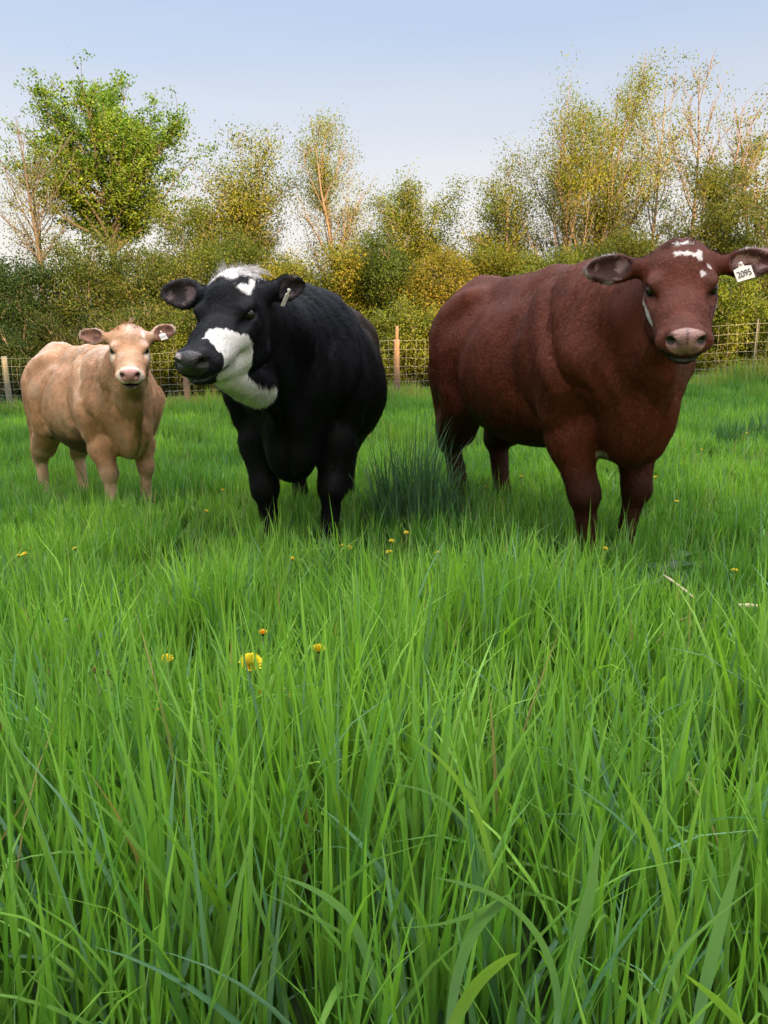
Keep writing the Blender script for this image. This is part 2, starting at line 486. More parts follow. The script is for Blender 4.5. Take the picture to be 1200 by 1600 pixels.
def build_cow(label, group, root_xy, heading, poll_world, nose_world, P):
    """P: dict of body settings. Everything is made in cow space: x forward, y to the cow's left, z up."""
    sc = P.get('scale', 1.0)
    gz = float(ground_z(root_xy[0], root_xy[1]))
    ch, sh = math.cos(heading), math.sin(heading)
    Rz = np.array([[ch, -sh, 0], [sh, ch, 0], [0, 0, 1.0]])
    origin = np.array([root_xy[0], root_xy[1], gz])
    def to_cow(p): return (np.asarray(p, float) - origin) @ Rz
    def ground_c(x, y):
        w = Rz @ np.array([x, y, 0]) + origin
        return float(ground_z(w[0], w[1])) - gz
    poll = to_cow(poll_world)
    H = head_frame(np.asarray(nose_world, float) @ Rz, P.get('roll', 0.0))
    hs = P.get('head', sc)
    def hp(x, y, z): return poll + H @ (np.array([x, y, z]) * hs)
    def hd(x, y, z): return H @ np.array([x, y, z], float)
    # ---- grid
    pts = np.array([hp(x, y, z) for x in (-0.06, 0.55) for y in (-0.16, 0.16) for z in (-0.28, 0.08)] +
                   [hp(0.03, 0.34, 0.02), hp(0.03, -0.34, 0.02)])
    lo, hi = pts.min(0) - 0.02, pts.max(0) + 0.02
    fine = P.get('fine', 0.006); coarse = 0.0125
    L = P.get('len', 1.0)
    xs = seg_spacing(-1.12 * sc * L, max(1.0 * sc * L, hi[0]) + 0.12, lo[0], hi[0], fine, coarse)
    ys = seg_spacing(min(-0.56 * sc, lo[1]) - 0.03, max(0.56 * sc, hi[1]) + 0.03, lo[1], hi[1], fine, coarse)
    zs = seg_spacing(-0.14, max(1.5 * sc, hi[2]) + 0.05, lo[2], hi[2], fine, coarse)
    F = Field(xs, ys, zs)
    w = P.get('w', 1.0); ws = P.get('wshoulder', w); wb = P.get('wbelly', w); wr = P.get('wrump', w)
    bz = P.get('belly_z', 0.0)
    def b(x, y, z): return np.array([x * L, y, z]) * sc
    def e(c, r, k=0.08, pitch=0.0, op='add', yw=0.0):
        M = np.array([[math.cos(pitch), 0, -math.sin(pitch)], [0, 1, 0], [math.sin(pitch), 0, math.cos(pitch)]])
        if yw:
            c2, s2 = math.cos(yw), math.sin(yw)
            M = np.array([[c2, -s2, 0], [s2, c2, 0], [0, 0, 1.0]]) @ M
        F.ell(b(*c), np.array([r[0] * L, r[1], r[2]]) * sc, k * sc, M, op)
    # ---- trunk
    e((0.02, 0, 0.92), (0.66, 0.315 * w, 0.36), 0.05)
    e((-0.08, 0, 0.83 + bz), (0.50, 0.345 * wb, 0.335 - bz * 0.5), 0.08)
    e((-0.30, 0, 0.90), (0.34, 0.33 * wb, 0.32), 0.08)
    e((0.40, 0, 0.93), (0.36, 0.285 * ws, 0.38), 0.12)
    e((0.62, 0, 0.88), (0.20, 0.20 * ws, 0.27), 0.10)
    F.cone(b(0.46, 0, 1.205), b(0.10, 0, 1.215), 0.075 * sc, 0.09 * sc, 0.10 * sc)
    F.cone(b(0.10, 0, 1.225), b(-0.62, 0, 1.255), 0.09 * sc, 0.085 * sc, 0.10 * sc)
    e((-0.62, 0, 1.06), (0.30, 0.265 * wr, 0.27), 0.08)
    F.cone(b(-0.62, 0, 1.26), b(-0.87, 0, 1.215), 0.075 * sc, 0.045 * sc, 0.07 * sc)
    for s_ in (-1, 1):
        F.cone(b(-0.44, s_ * 0.20 * wr, 1.215 - P.get('fat', 0)), b(-0.54, s_ * 0.225 * wr, 1.14 - P.get('fat', 0)), 0.045 * sc, 0.075 * sc, 0.12 * sc)
        F.cone(b(-0.84, s_ * 0.11 * wr, 1.13), b(-0.70, s_ * 0.16 * wr, 1.05), 0.06 * sc, 0.10 * sc, 0.07 * sc)
        # flank hollow in front of the hip
        e((-0.34, s_ * 0.385 * wb, 1.15), (0.08, 0.04, 0.06), 0.09, op='sub')
    # ---- brisket and dewlap
    e((0.64, 0, 0.70 + P.get('brisket', 0)), (0.17, 0.118 * ws, 0.17), 0.08, pitch=-0.4)
    e((0.40, 0, 0.68 + P.get('brisket', 0) * 0.5), (0.22, 0.16 * ws, 0.15), 0.08)
    # ---- legs
    legs = P.get('legs', {})
    feet = {}
    for key, s_ in (('fl', 1), ('fr', -1), ('hl', 1), ('hr', -1)):
        o = legs.get(key, {})
        dx, dy = o.get('dx', 0.0), o.get('dy', 0.0)
        lw = P.get('legw_' + key[0], 1.0) * sc
        if key[0] == 'f':
            y0 = s_ * 0.175 * ws
            fx, fy = 0.50 + dx, s_ * 0.155 + dy
            gzc = ground_c(fx * L * sc, fy * sc) / sc + o.get('lift', 0.0)
            knee = o.get('knee', (0.50 + dx * 0.55 + 0.02, y0 * 0.55 + fy * 0.45, 0.375 + gzc))
            elbow = (0.45 + dx * 0.12, y0 * 1.06, 0.67)
            fet = (fx + o.get('fdx', 0), fy, 0.125 + gzc)
            hoof = (fx + 0.045 + o.get('fdx', 0), fy, 0.03 + gzc)
            F.cone(b(0.36, s_ * 0.15 * ws, 1.16), b(0.53, s_ * 0.20 * ws, 0.90), 0.10 * sc, 0.125 * sc, 0.13 * sc)
            F.cone(b(0.53, s_ * 0.20 * ws, 0.90), b(*elbow), 0.120 * sc, 0.098 * sc, 0.07 * sc)
            F.cone(b(0.50, s_ * 0.20 * ws, 0.86), b(*[(2 * elbow[i] + knee[i]) / 3 for i in range(3)]), 0.110 * sc, 0.084 * lw, 0.05 * sc)
            F.cone(b(*elbow), b(*knee), 0.098 * lw, 0.055 * lw, 0.04 * sc)
            F.ell(b(knee[0] + 0.006, knee[1], knee[2]), np.array([0.058, 0.056, 0.070]) * lw, 0.03 * sc)
            F.cone(b(*knee), b(*fet), 0.044 * lw, 0.038 * lw, 0.02 * sc)
        else:
            y0 = s_ * 0.17 * wr
            fx, fy = -0.68 + dx, s_ * 0.15 + dy
            gzc = ground_c(fx * L * sc, fy * sc) / sc + o.get('lift', 0.0)
            stif = (-0.46 + dx * 0.25, y0 * 1.12, 0.70)
            hock = (-0.76 + dx * 0.75, y0 * 0.5 + fy * 0.5, 0.43 + gzc)
            fet = (fx, fy, 0.13 + gzc); hoof = (fx + 0.045, fy, 0.03 + gzc)
            F.cone(b(-0.62, s_ * 0.15 * wr, 1.00), b(-0.60, y0 * 1.05, 0.80), 0.185 * sc, 0.15 * sc, 0.08 * sc)
            F.cone(b(-0.52, y0 * 1.05, 0.92), b(*stif), 0.15 * sc, 0.105 * sc, 0.08 * sc)
            F.cone(b(*stif), b(*[(stif[i] + 2 * hock[i]) / 3 for i in range(3)]), 0.125 * sc, 0.092 * lw, 0.05 * sc)
            F.cone(b(-0.72, y0 * 0.95, 0.84), b(*hock), 0.140 * sc, 0.056 * lw, 0.06 * sc)
            F.cone(b(*[(stif[i] + 2 * hock[i]) / 3 for i in range(3)]), b(*hock), 0.092 * lw, 0.062 * lw, 0.03 * sc)
            F.ell(b(hock[0] - 0.012, hock[1], hock[2] + 0.005), np.array([0.055, 0.048, 0.065]) * lw, 0.03 * sc)
            F.cone(b(*hock), b(*fet), 0.046 * lw, 0.040 * lw, 0.02 * sc)
        F.ell(b(*fet), np.array([0.050, 0.048, 0.048]) * sc, 0.02 * sc)
        F.cone(b(*fet), b(*hoof), 0.038 * sc, 0.045 * sc, 0.02 * sc)
        feet[key] = b(*hoof)
    # ---- neck
    hb = hp(0.02, 0, -0.13)                      # back of the skull
    hb2 = hp(0.10, 0, -0.20)                     # throat
    nw = P.get('neckw', 1.0)
    lat = H[:, 1]
    m1 = b(0.52, 0, 1.05); mid = (m1 * 0.5 + hb * 0.5) + np.array([0, 0, -0.02 * sc])
    F.cone(b(0.42, 0, 1.05), mid, 0.205 * sc, 0.155 * sc, 0.10 * sc, n=(0, 1, 0), sq=0.86 * nw)
    F.cone(mid, hb, 0.165 * sc, 0.115 * sc, 0.06 * sc, n=lat, sq=0.88 * nw)
    F.cone(b(0.60, 0, 0.86), (b(0.62, 0, 0.90) + hb2) / 2 + np.array([0, 0, -0.05 * sc]), 0.145 * sc, 0.105 * sc, 0.06 * sc, n=(0, 1, 0), sq=0.68 * nw)
    F.cone((b(0.62, 0, 0.90) + hb2) / 2 + np.array([0, 0, -0.05 * sc]), hp(0.09, 0, -0.19), 0.115 * sc, 0.075 * sc, 0.07 * sc, n=lat, sq=0.8 * nw)
    if P.get('throat'): F.cone(hp(0.30, 0, -0.23), hp(*P['throat']), 0.050 * sc, 0.075 * sc, 0.05 * sc)
    # dewlap fold
    dl = P.get('dewlap', 0.035)
    F.cone(b(0.76, 0, 0.70), (b(0.78, 0, 0.78) + hb2) / 2 + np.array([0, 0, -0.06 * sc]), 0.06 * sc, dl * sc, 0.06 * sc)
    # ---- head
    def he(c, r, k=0.03, op='add', M=None, rot=0.0, yaw=0.0):
        cy, sy = math.cos(yaw), math.sin(yaw); cr, sr = math.cos(rot), math.sin(rot)
        A = np.array([[cy, -sy, 0], [sy, cy, 0], [0, 0, 1.0]]) @ np.array([[cr, 0, sr], [0, 1, 0], [-sr, 0, cr]])
        F.ell(hp(*c), np.array(r) * hs, k * hs, H @ A if M is None else H @ M, op)
    def hc(a, c, ra, rb, k=0.03, n=None, sq=1.0, op='add'):
        F.cone(hp(*a), hp(*c), ra * hs, rb * hs, k * hs, None if n is None else H @ np.array(n, float), sq, op)
    fw = P.get('facew', 1.0); jd = P.get('jaw', 0.0); mz = P.get('mz', 0.90); mo = P.get('mouth', 0.0)
    he((0.085, 0, -0.075), (0.125, 0.112 * fw, 0.105), 0.04)                 # cranium
    he((0.045, 0, -0.035), (0.075, 0.100 * fw, 0.062), 0.05)                     # poll
    he((0.012, 0, -0.012), (0.04, 0.045, 0.035), 0.04)
    hc((0.10, 0, -0.088), (0.30, 0, -0.098), 0.090, 0.074, 0.04, n=(0, 0, 1), sq=0.80)     # forehead to bridge
    hc((0.28, 0, -0.096), (0.42, 0, -0.092), 0.074, 0.064 * mz, 0.03, n=(0, 0, 1), sq=0.75)
    for s_ in (-1, 1):
        he((0.165, s_ * 0.080 * fw, -0.058), (0.052, 0.028, 0.038), 0.03)      # brow and orbit
        he((0.155, s_ * 0.066 * fw, -0.158), (0.105, 0.036, 0.095), 0.04)       # cheek
        hc((0.18, s_ * 0.068 * fw, -0.115), (0.37, s_ * 0.044 * mz, -0.115), 0.045, 0.036, 0.03)
        hc((0.10, s_ * 0.055, -0.215 - jd), (0.36, s_ * 0.028, -0.165 - jd * 0.3), 0.040, 0.032, 0.03)  # jaw
        hc((0.34, s_ * 0.045, -0.125), (0.43, s_ * 0.052, -0.112), 0.035, 0.034, 0.025)
    hc((0.12, 0, -0.20 - jd), (0.38, 0, -0.150), 0.045, 0.045, 0.04)
    # muzzle
    he((0.430, 0, -0.096), (0.056, 0.060 * mz, 0.047), 0.03)
    he((0.466, 0, -0.086), (0.030, 0.048 * mz, 0.034), 0.018)
    for s_ in (-1, 1):
        he((0.456, s_ * 0.044 * mz, -0.082), (0.034, 0.028 * mz, 0.032), 0.010)
        he((0.438, s_ * 0.040 * mz, -0.122), (0.044, 0.034 * mz, 0.026), 0.018)            # upper lip flews
    he((0.428 - mo * 0.3, 0, -0.158 - mo), (0.054, 0.055 * mz, 0.026), 0.022)             # chin
    hc((0.30, 0, -0.165), (0.40, 0, -0.168 - mo), 0.038, 0.034 * mz, 0.03)
    # mouth line
    he((0.452, 0, -0.147 - mo * 0.5), (0.046, 0.060 * mz * (1 - mo * 18 * (mo > 0)), 0.0042 + mo * 0.5), 0.006, op='sub', rot=0.10)
    for s_ in (-1, 1):
        ca, sa_ = math.cos(0.65), math.sin(0.65) * s_
        NM = np.array([[1.0, 0, 0], [0, ca, sa_], [0, -sa_, ca]]) @ np.eye(3)
        he((0.490, s_ * 0.047 * mz, -0.082), (0.022, 0.0090, 0.0195), 0.005, op='sub', M=NM)
        he((0.476, s_ * 0.062 * mz, -0.087), (0.022, 0.009, 0.010), 0.006, op='sub', yaw=-s_ * 0.9)
    # eye sockets
    for s_ in (-1, 1):
        he((0.182, s_ * 0.109 * fw, -0.060), (0.023, 0.018, 0.0145), 0.006, op='sub')
        he((0.170, s_ * 0.092 * fw, -0.034), (0.034, 0.018, 0.010), 0.016)     # upper lid and brow ridge
        he((0.235, s_ * 0.094 * fw, -0.070), (0.035, 0.018, 0.012), 0.02, op='sub')  # hollow in front of the eye
    # ---- ears
    ear_info = {}
    for s_, key in ((1, 'l'), (-1, 'r')):
        eo = P.get('ear_' + key, {})
        base = np.array([0.045, s_ * 0.104 * fw, -0.045])
        ax = nrm(np.array(eo.get('dir', (-0.10, s_ * 1.0, 0.10)), float))
        face = np.array(eo.get('face', (0.75, 0.0, 0.65)), float)      # the way the open side faces
        face = nrm(face - ax * (face @ ax))
        wd = np.cross(face, ax)
        M = np.stack([ax, wd, face], -1)
        el = eo.get('len', 0.092); ew = eo.get('wid', 0.053)
        c0 = base + ax * (0.02 + el * 1.12)
        hc(tuple(base), tuple(base + ax * 0.065), 0.034, 0.030, 0.03)
        he(tuple(c0 - ax * el * 0.12), (el * 0.86, ew, 0.021), 0.018, M=M)
        he(tuple(c0 + ax * el * 0.50), (el * 0.50, ew * 0.62, 0.017), 0.020, M=M)
        he(tuple(c0 + face * 0.021 - ax * el * 0.08), (el * 0.76, ew * 0.80, 0.026), 0.008, op='sub', M=M)
        he(tuple(c0 + face * 0.020 + ax * el * 0.45), (el * 0.42, ew * 0.44, 0.022), 0.008, op='sub', M=M)
        ear_info[key] = (c0, M, el, ew)
    V, Q = F.mesh()
    V = smooth_mesh(V, Q, 2, 0.5)
    # low skin relief: folds and muscle, in space
    N = vert_normals(V, Q)
    inv = (V - poll) @ H / hs                    # head coordinates of every vertex
    hmask = sstep(0.30, 0.12, np.maximum(np.abs(inv[:, 1]), 0)) * sstep(-0.22, 0.0, inv[:, 0]) * sstep(-0.42, -0.22, inv[:, 2])
    nb = fbm(V * np.array([1, 1, 0.6]), 9 / sc, 3, 3) - 0.5
    # vertical skin folds on the neck and shoulder
    neckm = np.exp(-((V[:, 0] / sc - 0.66) / 0.24) ** 2) * sstep(0.7, 0.9, V[:, 2] / sc) * (1 - hmask)
    fold = np.sin(V[:, 0] / sc * 95 + 9.0 * fbm(V, 2.6, 9, 2) + V[:, 2] * 14) * sstep(0.35, 0.6, fbm(V, 4.0, 10, 2))
    ribm = np.exp(-((V[:, 0] / sc + 0.02) / 0.33) ** 2) * sstep(0.6, 0.85, V[:, 2] / sc) * sstep(1.3, 1.1, V[:, 2] / sc)
    rib = np.sin(V[:, 0] / sc * 60 + 9 * fbm(V, 2.0, 12, 2) - V[:, 2] * 9)
    V = V + N * (0.012 * nb * (1 - hmask) + 0.0060 * P.get('fold', 1) * fold * neckm + 0.0022 * P.get('ribs', 1) * rib * ribm)[:, None] * sc
    V = V + N * (anatomy(V / sc / np.array([L, 1, 1]), N, P) * sc * (1 - hmask))[:, None]
    N = vert_normals(V, Q)
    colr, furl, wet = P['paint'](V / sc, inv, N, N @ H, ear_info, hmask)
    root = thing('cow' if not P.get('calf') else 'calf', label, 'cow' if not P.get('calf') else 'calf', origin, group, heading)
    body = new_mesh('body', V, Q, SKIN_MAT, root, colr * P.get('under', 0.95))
    body.data.materials.append(WET_MAT)
    wq = wet[Q].mean(1) > 0.5
    body.data.polygons.foreach_set('material_index', wq.astype(np.int32))
    # ---- eyes
    for s_ in (-1, 1):
        be = Buf()
        sphere(be, hp(0.182, s_ * 0.0915 * fw, -0.060), 0.0205 * hs, 16, 10)
        be.build('eye', EYE_MAT, root)
    # ---- hooves: two claws each
    for key, f_ in feet.items():
        bh = Buf()
        for s_ in (-1, 1):
            c = f_ + np.array([0.012, s_ * 0.024, -0.012]) * sc
            sphere(bh, c, 1.0, 12, 8, scl=np.array([0.062, 0.030, 0.040]) * sc)
        bh.build('hoof', HOOF_MAT, root)
    # ---- tail
    tp = [b(-0.86, 0, 1.22), b(-0.93, 0, 1.17), b(-0.955, 0, 1.0)] + [b(-0.95 + P.get('tailx', 0) * t, P.get('taily', 0.0) * t, 1.0 - 0.42 * t) for t in (0.33, 0.66, 1.0)]
    bt = Buf(); tc_ = P['tail_col']
    bt.tube(tp, np.array([0.042, 0.034, 0.026, 0.020, 0.017, 0.015]) * sc, 10, C=tc_)
    tail = bt.build('tail', SKIN_MAT, root)
    # switch of hair at the end of the tail
    hb_ = Buf(); rs = np.random.default_rng(5)
    n_ = 700
    p0 = np.array(tp[-1]) + rs.normal(0, 0.012 * sc, (n_, 3)) + np.array([0, 0, 0.10 * sc]) * rs.random((n_, 1))
    Ls = rs.uniform(0.10, 0.30, n_) * sc
    dirs = nrm(np.stack([rs.normal(0, 0.13, n_), rs.normal(0, 0.13, n_), -np.ones(n_)], -1))
    strands(hb_, p0, dirs, Ls, 0.0035 * sc, np.array(tc_) * 1.15, rs, bend=0.12)
    hb_.build('tail_switch', FUR_MAT, tail)
    # ---- hair coat
    if not QUICK.get('nofur'):
        grow_coat(V, Q, N, colr, furl, inv, H, hmask, sc, P, root)
    P['extra'](root, hp, hd, ear_info, hs, H) if P.get('extra') else None
    return root

def sphere(buf, c, r, nu=12, nv=8, C=None, scl=(1, 1, 1), M=None):
    th = np.linspace(0.12, math.pi - 0.12, nv); ph = np.arange(nu) * 2 * math.pi / nu
    T, Pp = np.meshgrid(th, ph, indexing='ij')
    V = np.stack([np.sin(T) * np.cos(Pp), np.sin(T) * np.sin(Pp), np.cos(T)], -1).reshape(-1, 3)
    V = np.vstack([V, [0, 0, 1], [0, 0, -1]]) * np.asarray(scl) * r
    if M is not None: V = V @ np.asarray(M).T
    V = V + np.asarray(c)
    F = []
    for i in range(nv - 1):
        for j in range(nu):
            k = (j + 1) % nu
            F.append((i * nu + j, (i + 1) * nu + j, (i + 1) * nu + k, i * nu + k))
    t, bt = nv * nu, nv * nu + 1
    for j in range(nu):
        k = (j + 1) % nu
        F.append((t, j, k, k)); F.append((bt, (nv - 1) * nu + k, (nv - 1) * nu + j, (nv - 1) * nu + j))
    buf.add(V, F, C)

def strands(buf, p0, d, L, width, col, rs, bend=0.2, segs=3, normal=None):
    """hair ribbons of `segs` quads, tapering"""
    n = len(p0)
    side = nrm(np.cross(d, rs.normal(0, 1, (n, 3)))) if normal is None else nrm(np.cross(d, normal) + rs.normal(0, 0.35, (n, 3)))
    bd = rs.normal(0, bend, (n, 3))
    rows = []
    for i in range(segs + 1):
        t = i / segs
        p = p0 + d * (L * t)[:, None] + bd * (L * t * t)[:, None]
        w_ = width * (1 - 0.85 * t) * 0.5
        rows.append(p - side * np.reshape(w_, (-1, 1))); rows.append(p + side * np.reshape(w_, (-1, 1)))
    V = np.stack(rows, 1).reshape(-1, 3)
    k = 2 * (segs + 1)
    base = (np.arange(n) * k)[:, None]
    F = np.concatenate([base + np.array([[2 * i, 2 * i + 1, 2 * i + 3, 2 * i + 2]]) for i in range(segs)], 0)
    c = np.broadcast_to(np.asarray(col, float), (n, 3)) * rs.uniform(0.75, 1.3, (n, 1))
    buf.add(V, F, np.repeat(c, k, 0))

def grow_coat(V, Q, N, colr, furl, inv, H, hmask, sc, P, root):
    rs = np.random.default_rng(11)
    A = V[Q[:, 0]]; B = V[Q[:, 1]]; C = V[Q[:, 2]]; D = V[Q[:, 3]]
    area = 0.5 * np.linalg.norm(np.cross(C - A, D - B), axis=1)
    dens = area * (1 + 2.2 * hmask[Q].mean(1)) * (furl[Q].mean(1) > 0.0015)
    n = P.get('hairs', 150000)
    fi = rs.choice(len(Q), n, p=dens / dens.sum())
    u = rs.random((n, 1)); v = rs.random((n, 1))
    def lerp(X):
        a, b_, c, d = X[Q[fi, 0]], X[Q[fi, 1]], X[Q[fi, 2]], X[Q[fi, 3]]
        if X.ndim == 1: uu, vv = u[:, 0], v[:, 0]
        else: uu, vv = u, v
        return (a * (1 - uu) + b_ * uu) * (1 - vv) + (d * (1 - uu) + c * uu) * vv
    p = lerp(V); nn = nrm(lerp(N)); fl = lerp(furl); hm = lerp(hmask)[:, None]
    # colour from the nearest corner so that marks keep a crisp, ragged edge
    jit = p * 0
    ci = Q[fi, (u[:, 0] > 0.5).astype(int) * 1 ^ 0]
    corner = np.where(v[:, 0] < 0.5, np.where(u[:, 0] < 0.5, Q[fi, 0], Q[fi, 1]), np.where(u[:, 0] < 0.5, Q[fi, 3], Q[fi, 2]))
    cc = colr[corner]
    z = p[:, 2:3] / sc
    flow_body = np.concatenate([np.full_like(z, -0.55), np.zeros_like(z), -0.35 - 0.9 * (1.3 - z)], 1)
    hx = H[:, 0]
    ih = lerp(inv)
    fh = np.where((ih[:, 0:1] < P.get('whorl', 0.10)), -hx[None, :] * 0.4 + np.array([[0, 0, -0.4]]), hx[None, :] * 0.2 + np.array([[0, 0, -0.7]]))
    fh = np.where(ih[:, 0:1] > 0.12, np.array([[0, 0, -0.9]]) + hx[None, :] * 0.3, H[:, 2][None, :] * 0.5 - hx[None, :] * 0.2 + np.array([[0, 0, 0.1]]) + H[:, 1][None, :] * np.sign(ih[:, 1:2]) * 0.6)
    fl3 = flow_body * (1 - hm) + fh * hm
    sw = np.stack([fbm(p, 7 / sc, k, 2) - 0.5 for k in (21, 22, 23)], -1)
    fl3 = fl3 + sw * P.get('swirl', 1.1) + rs.normal(0, 0.16, (n, 3))
    tan = nrm(fl3 - nn * (fl3 * nn).sum(1, keepdims=True))
    clump = fbm(p, 28 / sc, 31, 2)[:, None] - 0.5
    lift = P.get('lift', 0.30) + 0.5 * clump * P.get('clump', 0.6)
    d = nrm(tan + nn * lift)
    L = fl * rs.uniform(0.6, 1.35, n)
    # two-segment ribbons lying almost flat
    side = nrm(np.cross(d, nn))
    side = nrm(side + nn * rs.normal(0, 0.35, (n, 1)))
    wdt = 0.8 * P.get('hairw', 0.0020) * (0.6 + 0.8 * rs.random((n, 1)))
    q0 = p - nn * 0.001
    q1 = q0 + d * (L * 0.5)[:, None]
    d2 = nrm(tan + nn * (lift * 0.25) + rs.normal(0, 0.12, (n, 3)))
    q2 = q1 + d2 * (L * 0.5)[:, None]
    VV = np.stack([q0 - side * wdt * 0.5, q0 + side * wdt * 0.5, q1 - side * wdt * 0.42, q1 + side * wdt * 0.42, q2 - side * wdt * 0.06, q2 + side * wdt * 0.06], 1).reshape(-1, 3)
    base = (np.arange(n) * 6)[:, None]
    FF = np.concatenate([base + np.array([[0, 1, 3, 2]]), base + np.array([[2, 3, 5, 4]])], 0)
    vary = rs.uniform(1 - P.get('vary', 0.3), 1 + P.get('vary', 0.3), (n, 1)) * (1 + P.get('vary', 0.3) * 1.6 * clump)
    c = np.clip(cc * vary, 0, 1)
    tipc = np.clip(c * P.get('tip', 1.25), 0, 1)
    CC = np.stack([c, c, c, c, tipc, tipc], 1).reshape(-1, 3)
    hn = nrm(nn + 0.25 * d)
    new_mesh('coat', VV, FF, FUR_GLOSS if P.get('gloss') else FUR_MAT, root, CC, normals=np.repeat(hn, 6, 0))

def blob(P, c, r):
    """soft ellipsoid mask value: <1 inside"""
    return np.sqrt((((P - np.array(c)) / np.array(r)) ** 2).sum(-1))

def mixc(c, col, m):
    return c * (1 - m[:, None]) + np.array(col)[None, :] * m[:, None]

def common_regions(h, Nh, ear):
    """masks shared by all heads"""
    rag = fbm(h, 30, 41, 3) - 0.5
    pad = sstep(1.08, 0.96, blob(h, (0.484, 0, -0.085), (0.036, 0.064, 0.043)) + rag * 0.10)
    lips = sstep(0.012, 0.004, np.abs(h[:, 2] + 0.147)) * sstep(0.36, 0.385, h[:, 0]) * (np.abs(h[:, 1]) < 0.10)
    nost = np.zeros(len(h))
    for s_ in (-1, 1):
        nost = np.maximum(nost, sstep(1.15, 0.85, blob(h, (0.480, s_ * 0.0455, -0.083), (0.028, 0.015, 0.016))))
    inear = np.zeros(len(h)); rim = np.zeros(len(h)); base = np.zeros(len(h))
    for k in ('l', 'r'):
        c0, M, el, ew = ear[k]
        q = (h - c0) @ M
        e2 = np.sqrt((q[:, 0] / el) ** 2 + (q[:, 1] / ew) ** 2)
        near = (np.abs(q[:, 2]) < 0.05)
        inear = np.maximum(inear, near * sstep(0.92, 0.80, e2) * ((Nh @ M)[:, 2] > 0.1))
        rim = np.maximum(rim, near * sstep(0.80, 0.90, e2) * (e2 < 1.2) * (q[:, 0] > -el * 0.5))
        base = np.maximum(base, near * (e2 < 1.15))
    eye = np.zeros(len(h))
    for s_ in (-1, 1):
        eye = np.maximum(eye, sstep(1.25, 0.9, blob(h, (0.182, s_ * 0.101, -0.060), (0.030, 0.03, 0.020))))
    return rag, pad, lips, nost, inear, rim, base, eye

def fur_len(P, N, h, hm, ear_base, sc, body=0.016, belly=0.035, neck=0.024, face=0.007, legs=0.018):
    z = P[:, 2]; x = P[:, 0]
    f = np.full(len(P), body)
    f = f + (neck - body) * sstep(0.40, 0.62, x)
    f = f + (legs - f) * sstep(0.62, 0.50, z)
    f = f + (belly - body) * sstep(0.68, 0.56, z) * sstep(0.40, 0.46, z) * (x > -0.42) * (x < 0.36) * sstep(0.1, -0.4, N[:, 2])
    hf = face + 0.012 * sstep(0.10, 0.02, h[:, 0])
    hf = hf * sstep(0.46, 0.40, h[:, 0]) * 0.9 + 0.001
    f = f * (1 - hm) + hf * hm
    f = np.where(ear_base > 0.5, 0.014, f)
    return f * sc

